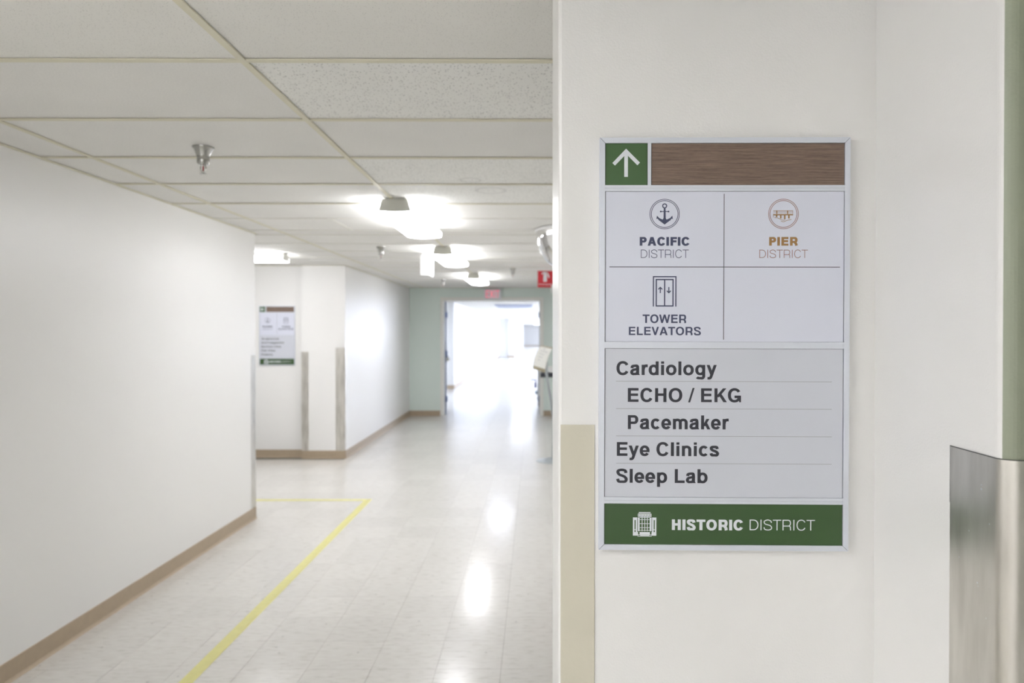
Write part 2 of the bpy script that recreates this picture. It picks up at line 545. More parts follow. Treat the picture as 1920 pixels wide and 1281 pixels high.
# rooms past the door
w = mb('wall_far').box(-4.15, -4.0, YG+0.15, 19.9, 0, TOP).box(-4.15, XL-0.2, YG+0.15, YG+0.2, 0, TOP).build('wall_beyond_left'); struct(w)
w = mb('wall_far').prism([(-4.15, 19.9), (-2.29, 19.9), (-2.29, 45), (-1.75, 45), (-1.75, 44.9), (-1.3, 44.9), (-1.3, 80), (-1.6, 80), (-1.6, 46), (-4.15, 46)], 0, TOP).build('wall_beyond'); struct(w, 'overexposed white wall of the corridor past the double door')
w = mb('wall_far').box(3.0, 3.15, YG, 80, 0, TOP).build('wall_beyond_right'); struct(w)
w = mb('wall_far').box(-1.6, 3.15, 80, 80.15, 0, TOP).build('wall_beyond_end'); struct(w)
# space behind the camera
w = mb('wall').box(XL-0.17, 4.15, -5.15, -5.0, 0, TOP).build('wall_rear'); struct(w)
w = mb('green_near').box(4.0, 4.15, -5.0, 1.9, 0, TOP).build('wall_rear_right'); struct(w)

# baseboards (cove vinyl: straight strip with a toe)
def base_run(m, x0, y0, x1, y1, h=0.1, t=0.004, toe=0.014):
    d = Vector((x1-x0, y1-y0, 0)); L = d.length; d.normalize(); n = Vector((d.y, -d.x, 0))
    prof = [(0, 0), (toe, 0), (toe, 0.002), (t+0.004, 0.007), (t, 0.016), (t, h-0.003), (t-0.002, h), (0, h)]
    A = Vector((x0, y0, 0)); B = Vector((x1, y1, 0))
    ra = [A+n*p+Vector((0,0,z)) for p, z in prof]; rb = [B+n*p+Vector((0,0,z)) for p, z in prof]
    k = len(prof)
    m.raw(ra+rb, [(i, (i+1) % k, k+(i+1) % k, k+i) for i in range(k)]+[tuple(reversed(range(k))), tuple(range(k, 2*k))])
m = mb('base'); base_run(m, XL, YC, XL, -5.0); m = m  # face looks to +x
def base_obj(name, runs, label):
    m = mb('base')
    for r_ in runs: base_run(m, *r_)
    o = m.build(name); struct(o, label); return o
base_obj('baseboard_left', [(XL, -5.0, XL, YC+0.004)], 'taupe vinyl baseboard along the long left wall')
base_obj('baseboard_hallway', [(-6.0, YH, XP-0.004, YH), (XP, YP, XL+0.004, YP), (XL, YP-0.004, XL, YG-0.004)], 'taupe vinyl baseboard around the pilaster and down the corridor')
base_obj('baseboard_back', [(XL+0.004, YG, DX0, YG), (DX1, YG, XR, YG)], 'taupe vinyl baseboard under the green wall')
base_obj('baseboard_beyond', [(-4.0, 19.9, -2.286, 19.9), (-2.29, 19.9, -2.29, 45), (-1.75, 44.9, -1.3, 44.9), (-1.3, 80, 3.0, 80)], 'baseboard of the corridor past the door')

# ------------------------------------------------------------------ ceiling: grid tees and lay-in tiles
sl = mb('dark_void').box(-6.15, 4.15, -5.15, 80.15, TOP-0.07+0.0, TOP).build('ceiling')
struct(sl, 'suspended ceiling of white lay-in tiles in an aged cream grid')
sl_b = CEIL+0.03
# rear and far fields are plain sheets with the grid too small or out of view
ce = mb('tile_plain').box(XL, 4.0, -5.0, 0.97, CEIL+0.006, CEIL+0.02).box(XI, 4.0, 0.97, 1.0, CEIL+0.006, CEIL+0.02)
ce.box(-4.0, 3.0, YG+0.15, 80, CEIL+0.006, CEIL+0.02)
for k in range(0, 9):
    y = -5+0.61*k
    ce.mat('tee').box(XL, 4.0, y, y+0.024, CEIL, CEIL+0.005)
for k in range(0, 30):
    y = YG+0.2+0.61*k*1.0
    ce.mat('tee').box(-4.0, 3.0, y, y+0.024, CEIL, CEIL+0.005)
o = ce.build('tile_field', sl); o['kind'] = 'stuff'
zone1 = [0.976, 1.586, 2.196, 2.806, 3.416, 4.026, 4.636, 5.246, 5.856, 6.12]
zone2 = [6.12+0.61*k for k in range(12)]+[YG]
rowsY = zone1+zone2[1:]
tee = mb('tee')
cmesh = {}
def ceil_tile(x0, x1, y0, y1, kind):
    g_ = 0.0045
    w_, h_ = round(x1-x0-2*g_, 4), round(y1-y0-2*g_, 4)
    if w_ < 0.02 or h_ < 0.02: return
    key = (w_, h_, kind)
    if key not in cmesh:
        q = mb(kind); a, b = w_/2, h_/2
        q.box(-a, a, -b, b, 0, 0.016)
        me = bpy.data.meshes.new('tile'); me.from_pydata(q.v, [], q.f); me.materials.append(M[kind]); cmesh[key] = me
    o = bpy.data.objects.new('tile', cmesh[key]); col.objects.link(o); o.parent = sl
    o.location = ((x0+x1)/2, (y0+y1)/2, CEIL+0.0055+random.uniform(0, 0.0012))
    o.rotation_euler = (random.uniform(-0.0012, 0.0012), random.uniform(-0.0006, 0.0006), 0)
TW = 0.012
crossings = []
for j in range(len(rowsY)-1):
    y0, y1 = rowsY[j], rowsY[j+1]
    yc = (y0+y1)/2
    if YC < yc < YP+0.05:
        xs = [-5.78, -4.56, -3.34, -2.12, -0.90, 0.32, XR]
        xs = [-6.0]+xs
        if y1 > YP: xs = [XL, -2.12, -0.90, 0.32, XR]
    else:
        xs = [XL, -2.12, -0.90, 0.32, XR]
    if j == 7: xs = [XL, -2.12, -1.51, -0.90, 0.32, XR]
    if yc < YP+0.05 and y1 > YP:
        for (xa_, xb_) in ((-6.0, -5.78), (-5.78, -4.56), (-4.56, -3.34), (-3.34, XP)):
            ceil_tile(xa_, xb_, y0, YH-0.001, 'tile_plain')
            mb('tee_white').box(xa_+0.0005, xb_-0.0005, y0-TW, y0+TW, CEIL, CEIL+0.004).build('cross_tee', sl)
        ceil_tile(XP, XL, y0, YP-0.001, 'tile_plain')
        mb('tee_white').box(XP+0.0005, XL-0.0005, y0-TW, y0+TW, CEIL, CEIL+0.004).build('cross_tee', sl)
    if yc < 1.76:
        xs = [XL, -2.12, -0.90, P0[0]]
    for i in range(len(xs)-1):
        x0, x1 = xs[i], xs[i+1]
        if (x0 == -0.90 and (j in (2, 4, 5))): kind = 'tile_fiss'
        elif x0 < -2.0 or random.random() < 0.55: kind = 'tile_plain'
        else: kind = 'tile_fine'
        if j in (0, 1): kind = 'tile_fine'
        if j == 3: kind = 'tile_plain'
        if x1-x0 > 0.05: ceil_tile(x0, x1, y0, y1, kind)
        tt = mb('tee' if y0 < 4.7 else 'tee_white').box(x0+0.0005, x1-0.0005, y0-TW, y0+TW, CEIL, CEIL+0.004)
        tt.box(x0+0.0005, x1-0.0005, y0-0.001, y0+0.001, CEIL+0.004, CEIL+0.028)
        if x1-x0 > 0.05: tt.build('cross_tee', sl)
for x, ya, yb in ((-2.12, zone1[0], YG), (-0.90, zone1[0], YG), (0.32, 1.9, YG), (-1.51, 5.258, 5.844), (-3.34, YC, YH-0.01), (-4.56, YC, YH-0.01)):
    mb('tee' if x in (-2.12, -0.90) else 'tee_white').box(x-TW, x+TW, ya, yb, CEIL-0.0006, CEIL+0.0038).box(x-0.001, x+0.001, ya, yb, CEIL+0.0038, CEIL+0.03).build('main_runner', sl)
# wall angles along the walls
for (x0, x1, y0, y1) in ((XL, XL+0.02, -5, YC), (-6.0, XL, YC, YC+0.02), (-6.0, XP, YH-0.02, YH), (XP, XL, YP-0.02, YP), (XL, XL+0.02, YP, YG), (XL, XR, YG-0.02, YG), (XR-0.02, XR, 1.9, YG)):
    mb('tee').box(x0, x1, y0, y1, CEIL-0.001, CEIL+0.003).build('wall_angle', sl)

# ------------------------------------------------------------------ lights
def wrap_light(x, y0, y1, lens_key, label, along='y', group=None):
    L = y1-y0
    t = thing('ceiling_light', label, 'light', (x, y0, CEIL-0.0006) if along == 'y' else (y0, x, CEIL-0.0006), 0 if along == 'y' else -pi/2, group)
    # local: length runs along +y
    prof = [(-0.116, -0.030), (0.116, -0.030), (0.135, -0.048), (0.129, -0.078), (0.06, -0.087), (0, -0.089), (-0.06, -0.087), (-0.129, -0.078), (-0.135, -0.048)]
    k = len(prof)
    m = mb(lens_key)
    a = [(p, 0.012, z) for p, z in prof]; b = [(p, L-0.012, z) for p, z in prof]
    m.raw(a+b, [(i, (i+1) % k, k+(i+1) % k, k+i) for i in range(k)]+[tuple(reversed(range(k))), tuple(range(k, 2*k))])
    m.build('lens', t)
    hp_ = [(-0.075, 0), (0.075, 0), (0.084, -0.026), (0.100, -0.0295), (-0.100, -0.0295), (-0.084, -0.026)]
    k = len(hp_); m = mb('fixture')
    a = [(p, 0.012, z) for p, z in hp_]; b = [(p, L-0.012, z) for p, z in hp_]
    m.raw(a+b, [(i, (i+1) % k, k+(i+1) % k, k+i) for i in range(k)]+[tuple(reversed(range(k))), tuple(range(k, 2*k))])
    m.build('housing', t)
    for (ya, yb) in ((0, 0.010), (L-0.010, L)):
        e = mb('fixture')
        tr = [(-0.079, 0), (0.079, 0), (0.104, -0.076), (0, -0.082), (-0.104, -0.076)]
        q = [(p, ya, z) for p, z in tr]+[(p, yb, z) for p, z in tr]; n = 5
        e.raw(q, [(i, (i+1) % n, n+(i+1) % n, n+i) for i in range(n)]+[tuple(reversed(range(n))), tuple(range(n, 2*n))])
        e.build('end_cap', t)
    return t
wrap_light(-0.88, 4.44, 5.66, 'lens', 'nearest glowing wraparound ceiling light in the corridor row')
wrap_light(-0.905, 6.92, 8.14, 'lens', 'second glowing ceiling light from the camera, beside the hanging white box')
wrap_light(-0.88, 10.08, 11.30, 'lens', 'farthest ceiling light of the row, just before the exit sign')
# crossing light of the side hallway: runs along x
def cross_light():
    t = wrap_light(-0.0, 0, 1.22, 'lens', 'ceiling light set crosswise in the side hallway on the left')
    t.location = (-2.65, 7.555, CEIL-0.0006); t.rotation_euler = (0, 0, pi/2)
    return t
cross_light()
for (x, y) in ((-1.75, -0.1), (-1.2, -4.0), (0.9, -3.6)):  # added out of view to light the sign wall and near surfaces
    wrap_light(x, y-0.61, y+0.61, 'lens_rear', 'glowing ceiling light behind the viewpoint', group='ceiling lights behind the viewpoint')
def far_light(x, y, w_, l, label, group=None):
    t = thing('ceiling_light', label, 'light', (x, y, CEIL), 0, group)
    mb('fixture').box(-w_/2-0.02, w_/2+0.02, -l/2-0.02, l/2+0.02, -0.004, 0).build('frame', t)
    mb('lens_far').box(-w_/2, w_/2, -l/2, l/2, -0.012, -0.004).build('lens', t)
for (x, y, w_, lb) in ((-0.75, 15.2, 0.5, 'small bright ceiling light just past the doorway on the left'), (-3.2, 17.0, 1.2, 'square ceiling light past the doorway hidden left of the jamb'),
                  (-0.6, 30.0, 0.8, 'square ceiling light on the left far down the bright corridor'), (0.5, 75.5, 1.2, 'square ceiling light at the very end of the far corridor')):  # all but the first lamp are added to brighten the far corridor
    far_light(x, y, w_, w_, lb)
for k in range(9):  # added row kept out of view, lights the far corridor
    far_light(1.9, 21.6+k*5.6, 1.2, 1.2, 'square ceiling light of the right hand row past the doorway', 'right hand row of lights past the doorway')
for k in range(13):  # windows added out of view to light the far corridor's walls
    y0 = 19.8+k*4.4
    t = bpy.data.objects.new('window_%d' % (k+1), None); col.objects.link(t); t.location = (3.0, y0, 0.8); struct(t, 'daylit window in the right wall of the far corridor')
    f = mb('frame_paint')
    f.box(-0.03, -0.001, 0, 3.2, -0.05, 0).box(-0.03, -0.001, 0, 3.2, 1.45, 1.50).box(-0.03, -0.001, -0.05, 0, -0.05, 1.5).box(-0.03, -0.001, 3.2, 3.25, -0.05, 1.5).box(-0.03, -0.001, 1.58, 1.62, 0, 1.45)
    f.build('frame', t)
    mb('window_sky').box(-0.012, -0.004, 0.001, 1.579, 0.001, 1.449).build('pane', t)
    mb('window_sky').box(-0.012, -0.004, 1.621, 3.199, 0.001, 1.449).build('pane', t)

# ------------------------------------------------------------------ double doorway
fr = mb('frame_paint')
d0, d1 = YG-0.02, YG+0.17
fw = 0.058
fr.bbox(DX0, DX0+fw, d0, d1, 0, DZ, 0.003).bbox(DX1-fw, DX1, d0, d1, 0, DZ, 0.003).bbox(DX0+fw, DX1-fw, d0, d1, DZ-fw, DZ, 0.003)
fr.box(DX0+fw, DX0+fw+0.016, YG+0.03, YG+0.1, 0, DZ-fw).box(DX1-fw-0.016, DX1-fw, YG+0.03, YG+0.1, 0, DZ-fw).box(DX0+fw, DX1-fw, YG+0.03, YG+0.1, DZ-fw-0.016, DZ-fw)
door = fr.build('door_1'); struct(door, 'open double doorway with pale grey metal frame in the green wall')
for side, hx, ang in ((-1, DX0+fw+0.036, radians(6.6)), (1, DX1-fw-0.020, radians(-0.6))):
    s = -side
    # leaf body thickness grows away from the opening; local +y runs along the open leaf
    q = mb('door_leaf')
    xa, xb = (-0.045, 0) if side < 0 else (0, 0.045)
    q.bbox(xa, xb, 0.004, 0.90, 0.01, DZ-fw-0.01, 0.002)
    lf = q.build('door_leaf', door)
    lf.location = (hx, YG+0.175, 0); lf.rotation_euler = (0, 0, ang)
    pb = mb('chrome')
    bx = 0.0 if side < 0 else 0.0
    pb.bbox(*sorted((s*0.0, s*0.035)), 0.10, 0.14, 1.02, 1.10, 0.003).bbox(*sorted((s*0.0, s*0.035)), 0.78, 0.84, 1.02, 1.10, 0.003)
    pb.bbox(*sorted((s*0.035, s*0.065)), 0.10, 0.84, 1.035, 1.075, 0.004)
    pb.build('push_bar', lf)
    hg = mb('steel_hinge')
    for hz in (0.25, 1.12, 1.86):
        hm = mb('steel_hinge').lathe([(0, 0), (0.011, 0), (0.011, 0.11), (0, 0.11)], (s*0.010, -0.004, hz), 10)
        hm.box(min(-s*0.034, s*0.010), max(-s*0.034, s*0.010), -0.012, -0.006, hz+0.004, hz+0.106)
        hm.build('hinge', lf)

# ------------------------------------------------------------------ sign lettering engine (grotesque capitals and lower case drawn as strokes)
CAP = 718.0
def se(cx, cy, rx, ry, a0, a1, n=None, k=2.25):
    n = n or max(6, int(abs(a1-a0)/9))
    out = []
    for i in range(n+1):
        a = radians(a0+(a1-a0)*i/n); c, s = cos(a), sin(a)
        out.append((cx+rx*math.copysign(abs(c)**(2/k), c), cy+ry*math.copysign(abs(s)**(2/k), s)))
    return out
def crom(P, n=7):
    out = []
    for i in range(len(P)-1):
        p0 = P[max(i-1, 0)]; p1 = P[i]; p2 = P[i+1]; p3 = P[min(i+2, len(P)-1)]
        for j in range(n):
            t = j/n
            out.append(tuple(0.5*((2*p1[k])+(-p0[k]+p2[k])*t+(2*p0[k]-5*p1[k]+4*p2[k]-p3[k])*t*t+(-p0[k]+3*p1[k]-3*p2[k]+p3[k])*t**3) for k in (0, 1)))
    out.append(P[-1]); return out
def stroke(path, wv, wh):
    """constant pen along a centre line: wv = width of upright strokes, wh = of level strokes"""
    n = len(path); quads = []; L = []; Rr = []
    for i in range(n):
        def nd(a, b):
            dx, dy = b[0]-a[0], b[1]-a[1]; l = math.hypot(dx, dy) or 1
            return (-dy/l, dx/l)
        closed = abs(path[0][0]-path[-1][0])+abs(path[0][1]-path[-1][1]) < 1e-4
        if closed and i in (0, n-1):
            a = nd(path[-2], path[-1]); b = nd(path[0], path[1])
            mx, my = a[0]+b[0], a[1]+b[1]; l = math.hypot(mx, my) or 1
            nn = (mx/l, my/l); s = 1
        elif i == 0: nn = nd(path[0], path[1]); s = 1
        elif i == n-1: nn = nd(path[-2], path[-1]); s = 1
        else:
            a = nd(path[i-1], path[i]); b = nd(path[i], path[i+1])
            mx, my = a[0]+b[0], a[1]+b[1]; l = math.hypot(mx, my) or 1
            nn = (mx/l, my/l); s = min(1/max(0.35, nn[0]*a[0]+nn[1]*a[1]), 2.2)
        ox, oy = nn[0]*s*wv/2, nn[1]*s*wh/2
        L.append((path[i][0]+ox, path[i][1]+oy)); Rr.append((path[i][0]-ox, path[i][1]-oy))
    for i in range(n-1): quads.append([L[i], Rr[i], Rr[i+1], L[i+1]])
    return quads
def rect(x0, y0, x1, y1): return [[(x0, y0), (x1, y0), (x1, y1), (x0, y1)]]
def diag(x0, y0, x1, y1, w):
    """bar from (x0,y0) to (x1,y1) (centre points) with level ends"""
    L = math.hypot(x1-x0, y1-y0); hw = w*L/abs(y1-y0)/2
    q = [(x0-hw, y0), (x0+hw, y0), (x1+hw, y1), (x1-hw, y1)]
    return [q]
ADV = dict(A=722, C=722, D=722, E=667, F=611, G=778, H=722, I=278, K=722, L=611, N=722, O=778, P=667, R=722, S=667, T=611, V=667, W=944, X=667,
           a=556, b=611, c=556, d=611, e=556, g=611, h=611, i=278, k=556, l=278, m=889, n=611, o=611, p=611, r=389, s=556, t=333, u=611, x=556, y=556)
ADV[' '] = 278; ADV['/'] = 278; ADV['-'] = 333
BB = dict(A=(20,702), C=(44,684), D=(76,685), E=(76,621), F=(76,587), G=(44,713), H=(71,651), I=(64,214), K=(87,722), L=(76,583), N=(69,654), O=(44,734),
          P=(76,627), R=(76,677), S=(39,629), T=(14,598), V=(19,648), W=(5,939), X=(14,653), a=(29,527), b=(61,578), c=(34,524), d=(34,551), e=(23,528),
          g=(40,553), h=(65,546), i=(69,209), k=(69,562), l=(69,209), m=(64,826), n=(65,546), o=(34,578), p=(62,578), r=(64,373), s=(30,519), t=(10,309),
          u=(66,545), x=(15,539), y=(10,539))
BB['/'] = (-20, 298); BB['-'] = (27, 306)
XH = 538.0
def glyph(ch, wv, wh):
    l, r = BB[ch]; C = CAP; X = XH; h = wv/2; g = wh/2; ov = 13; q = []
    if ch in 'Iil' :
        c = (l+r)/2; l, r = c-h, c+h
    cx = (l+r)/2
    if ch == 'I' or ch == 'l': q += rect(l, 0, r, C)
    elif ch == 'i': q += rect(l, 0, r, X)+rect(l, C-wh*0.95, r, C)
    elif ch == 'E': q += rect(l,0,l+wv,C)+rect(l+wv,0,r,wh)+rect(l+wv,C-wh,r,C)+rect(l+wv,C*.52-g,r-25,C*.52+g)
    elif ch == 'F': q += rect(l,0,l+wv,C)+rect(l+wv,C-wh,r,C)+rect(l+wv,C*.50-g,r-40,C*.50+g)
    elif ch == 'L': q += rect(l,0,l+wv,C)+rect(l+wv,0,r,wh)
    elif ch == 'T': q += rect(cx-h,0,cx+h,C-wh)+rect(l,C-wh,r,C)
    elif ch == 'H': q += rect(l,0,l+wv,C)+rect(r-wv,0,r,C)+rect(l+wv,C*.53-g,r-wv,C*.53+g)
    elif ch == 'N': q += rect(l,0,l+wv,C)+rect(r-wv,0,r,C)+diag(l+h+10,C,r-h-10,0,wv*.95)
    elif ch == 'A':
        q += diag(l+h*1.08,0,cx-h*.15,C,wv*.96)+diag(r-h*1.08,0,cx+h*.15,C,wv*.96)+rect(l+(cx-l)*.38,C*.22,r-(cx-l)*.38,C*.22+wh*.92)
    elif ch == 'V': q += diag(l+h*1.08,C,cx,0,wv*.94)+diag(r-h*1.08,C,cx,0,wv*.94)
    elif ch == 'W':
        q1 = l+(r-l)*.27; q2 = l+(r-l)*.73
        q += diag(l+h*1.04,C,q1,0,wv*.92)+diag(cx,C,q1,0,wv*.9)+diag(cx,C,q2,0,wv*.9)+diag(r-h*1.04,C,q2,0,wv*.92)
    elif ch == 'X': q += diag(l+h*1.1,C,r-h*1.1,0,wv)+diag(r-h*1.1,C,l+h*1.1,0,wv)
    elif ch == 'K':
        q += rect(l,0,l+wv,C)+diag(l+wv*.9,C*.36,r-h*1.5,C,wv*.88)+diag(r-h*1.15,0,l+wv+(r-l)*.20,C*.56,wv*.95)
    elif ch in 'OQ': q += stroke(se(cx,C/2,(r-l)/2-h,C/2+ov-g,0,360,40,2.2),wv,wh)
    elif ch == 'C': q += stroke(se(cx+8,C/2,(r-l)/2-h+6,C/2+ov-g,30,330,34,2.2),wv,wh)
    elif ch == 'G':
        q += stroke(se(cx+5,C/2,(r-l)/2-h+2,C/2+ov-g,32,332,34,2.2),wv,wh)
        q += rect(cx+5,C*.30+g*0,r,C*.30+wh)+rect(r-wv*.62,0,r,C*.32)
    elif ch == 'D':
        q += rect(l,0,l+wv,C)
        k = l+(r-l)*.42
        q += stroke([(l+wv,C-g),(k,C-g)]+se(k,C/2,r-h-k,C/2-g,88,-88,24,2.15)+[(k,g),(l+wv,g)],wv,wh)
    elif ch in 'PR':
        q += rect(l,0,l+wv,C)
        yb = C*(.36 if ch == 'P' else .40); k = r-(C-yb)/2*1.02; rr = r-(12 if ch == 'P' else 16)
        ym = (C+yb)/2+ (0 if ch=='P' else -g*.4)
        ylow = 2*ym-C
        q += stroke([(l+wv,C-g),(k,C-g)]+se(k,ym,rr-h-k,C-g-ym,85,-85,16,2.2)+[(k,ylow+g),(l+wv,ylow+g)],wv,wh)
        if ch == 'R':
            q += stroke(crom([(rr-h*1.6-70,ylow+g),(r-h*1.1-22,ylow-g*.6-16),(r-h-16,ylow*.45),(r-h-10,40),(r-h,0)]),wv,wh)
    elif ch == 'S':
        rx = (r-l)/2-h
        P = [(r-h-18,C*.70),(r-h-52,C*.865),(cx,C+ov-g),(l+h+40,C*.875),(l+h+14,C*.725),(l+h+88,C*.585),(cx,C*.515),
             (r-h-84,C*.43),(r-h,C*.27),(r-h-48,C*.095),(cx,-ov+g),(l+h+48,C*.10),(l+h,C*.285)]
        q += stroke(crom(P),wv,wh)
    elif ch == 's':
        P = [(r-h-16,X*.70),(r-h-50,X*.87),(cx,X+10-g),(l+h+34,X*.87),(l+h+14,X*.72),(l+h+74,X*.59),(cx,X*.515),
             (r-h-66,X*.43),(r-h,X*.28),(r-h-44,X*.10),(cx,-10+g),(l+h+42,X*.11),(l+h+2,X*.29)]
        q += stroke(crom(P,5),wv,wh)
    elif ch == '/': q += diag(l+h*.6,-16,r-h*.6,C+16,wv*.62)
    elif ch == '-': q += rect(l,C*.33,r,C*.33+wh)
    elif ch in 'obdp':
        q += stroke(se(cx,X/2,(r-l)/2-h,X/2+11-g,0,360,32,2.2),wv,wh)
        if ch == 'b': q += rect(l,0,l+wv,C)
        if ch == 'd': q += rect(r-wv,0,r,C)
        if ch == 'p': q += rect(l,-207,l+wv,X)
    elif ch == 'c': q += stroke(se(cx+12,X/2,(r-l)/2-h+8,X/2+11-g,40,320,26,2.2),wv,wh)
    elif ch == 'e':
        q += stroke(se(cx,X/2,(r-l)/2-h,X/2+11-g,0,326,30,2.2),wv,wh)
        q += rect(l+wv*.6,X*.47-g*.8,r-4,X*.47+g*.8)
    elif ch == 'a':
        q += stroke(crom([(l+h+14,X*.67),(l+h+42,X*.85),(cx-12,X+10-g),(r-h-62,X*.885),(r-h-34,X*.68),(r-h-34,X*.4)])+[(r-h-34,0)],wv,wh)+[[(r-h-10,0),(r+2,0),(r-8,wh*.3),(r-h-10,wh*.9)]]
        q += stroke(crom([(r-h-40,X*.585),(cx-5,X*.535),(l+h+44,X*.455),(l+h,X*.26),(l+h+52,X*.06+g*.4),(cx-26,-10+g),(r-h-80,X*.13),(r-h-38,X*.33)],5),wv,wh*.95)
    elif ch in 'nhm':
        q += rect(l,0,l+wv,C if ch == 'h' else X)
        tops = [(l, r)] if ch != 'm' else [(l, (l+r)/2+h), ((l+r)/2-h, r)]
        for (a, b) in tops:
            rx = (b-a)/2-h; c0 = a+h+rx
            q += stroke(se(c0,X*.62,rx,X*.38+11-g,165,0,16,2.2)+[(b-h,0)],wv,wh)
    elif ch == 'u':
        q += rect(r-wv,0,r,X)
        rx = (r-l)/2-h; c0 = l+h+rx
        q += stroke([(l+h,X)]+se(c0,X*.38,rx,X*.38+11-g,180,345,16,2.2),wv,wh)
    elif ch == 'r':
        q += rect(l,0,l+wv,X)
        q += stroke(crom([(l+h,X*.50),(l+h+34,X*.76),(l+h+100,X*.885),(r+4,X*.905)],5),wv,wh*1.1)
    elif ch == 'k':
        q += rect(l,0,l+wv,C)+diag(l+wv*.9,X*.30,r-h*1.8,X,wv*.86)+diag(r-h*1.2,0,l+wv+(r-l)*.18,X*.58,wv*.92)
    elif ch == 'x': q += diag(l+h*1.1,X,r-h*1.1,0,wv*.95)+diag(r-h*1.1,X,l+h*1.1,0,wv*.95)
    elif ch == 't':
        c = l+(r-l)*.46
        q += rect(l,X-wh*.85,r,X)+stroke([(c,X*1.27),(c,X*.24)]+se(c+70,X*.24,70,X*.24-g,180,268,6)+[(r,g)],wv,wh)
    elif ch == 'y':
        q += diag(l+h*1.05,X,cx+8,10,wv*.95)+diag(r-h*1.05,X,cx-44,-105,wv*.93)
        q += stroke(crom([(cx-22,-48),(cx-50,-118),(cx-92,-152),(cx-140,-158),(l+50,-152)],4),wv*.9,wh)
    elif ch == 'g':
        q += stroke(se(cx,X/2+4,(r-l)/2-h,X/2+6-g,0,360,32,2.2),wv,wh)
        q += rect(r-wv,-20,r,X)
        q += stroke(crom([(r-h,0),(r-h,-60),(r-h-54,-190+g*.6),(cx-6,-217+g),(l+h+66,-190+g*.7),(l+h+16,-100)],5),wv,wh)
    return q
def text_quads(s, x0, x1, ybase, ytop, wv, wh=None, track=0.0):
    """fit string s between x0 and x1, cap height from ybase to ytop; wv and wh in fractions of cap height"""
    wv *= CAP; wh = (wh*CAP) if wh else wv*0.86
    pen = 0; out = []; first = None; last = 0
    for ch in s:
        if ch != ' ':
            l, r = BB[ch]
            if ch in 'Iil': c = (l+r)/2; l, r = c-wv/2, c+wv/2
            if first is None: first = pen+l
            last = pen+r
            for qd in glyph(ch, wv, wh): out.append([(p[0]+pen, p[1]) for p in qd])
        pen += ADV[ch]+track
    sx = (x1-x0)/(last-first); sy = (ytop-ybase)/CAP
    return [[(x0+(p[0]-first)*sx, ybase+p[1]*sy) for p in qd] for qd in out]
def area2(q):
    return sum(q[i][0]*q[(i+1) % len(q)][1]-q[(i+1) % len(q)][0]*q[i][1] for i in range(len(q)))
def print_obj(name, quads, key, parent, depth, scale=1.0, label=None):
    """flat print lying on the local plane y = -depth (viewer on the -y side)"""
    m = mb(key)
    for i, qd in enumerate(quads):
        a = area2(qd)
        if abs(a) < 1e-9: continue
        if a < 0: qd = list(reversed(qd))
        d = depth+(i % 9)*5e-6      # overlapping strokes never share a plane
        m.face([(x*scale, -d, z*scale) for x, z in qd])
    o = m.build(name, parent)
    if label: o['label'] = label
    return o
def circ(cx, cy, r, w, n=48): return stroke([(cx+r*cos(2*pi*i/n), cy+r*sin(2*pi*i/n)) for i in range(n+1)], w, w)
def disc(cx, cy, r, n=14): return [[(cx+r*cos(2*pi*i/n), cy+r*sin(2*pi*i/n)) for i in range(n)]]

# ---- icons in local units, centre (cx, cy), u = size of one unit
def sc(quads, cx, cy, u): return [[(cx+p[0]*u, cy+p[1]*u) for p in q] for q in quads]
def icon_anchor(cx, cy, u, lw=1.15):
    q = circ(0,0,27.5,lw)+circ(0,0,24.8,lw)+circ(0,15.2,3.7,2.0,24)
    q += [[(-1.7,11.6),(1.7,11.6),(2.1,-9),(-2.1,-9)]]
    q += rect(-7,3.9,7,5.4)+disc(-7.2,4.65,1.6)+disc(7.2,4.65,1.6)
    for s in (-1, 1):
        a = [(0,-19.6),(6.0,-15.0),(10.6,-11.6),(13.6,-8.0),(11.8,-6.6),(8.6,-9.4),(5,-10.6),(3.1,-9.8),(2.1,-7.4),(0,-7.4)]
        for i in range(1, len(a)-1): q.append([(0,-12), (0,-12)] and [(s*0,-12),(s*a[i][0],a[i][1]),(s*a[i+1][0],a[i+1][1])])
        q.append([(0,-12),(0,-19.6),(s*6,-15)])
        q.append([(s*14.3,-3.0),(s*15.3,-9.6),(s*10.6,-6.8)])
    return sc(q, cx, cy, u)
def icon_pier(cx, cy, u, lw=1.15):
    ring = circ(0,0,27.5,lw)+circ(0,0,24.8,lw)
    q = rect(-18.8,5.5,17.6,6.5)+rect(-18.8,3.3,17.6,3.8)+rect(-18.8,1.2,17.6,1.7)+rect(-13.2,0,-11.3,6)+rect(6.8,0,8.8,6)+rect(16.9,0,17.6,6)
    q += rect(-19,-2.6,17.9,-.4)+rect(-19,-6.6,-18.3,-2.6)
    q += rect(-14,-5.7,-11.1,-2.6)+rect(-6.3,-8.4,-3.6,-2.6)+rect(1.1,-10,3.8,-2.6)+rect(8.7,-8.4,11.5,-2.6)
    q += stroke(crom([(-16.5,-7),(-10,-7.6),(-3,-11.2),(2.5,-11.7)]),.9,.9)
    q += stroke(crom([(-4.5,-13.4),(.5,-14.5),(7,-11.8),(14.8,-10.2)]),.9,.9)
    return sc(ring, cx, cy, u), sc(q, cx, cy, u)
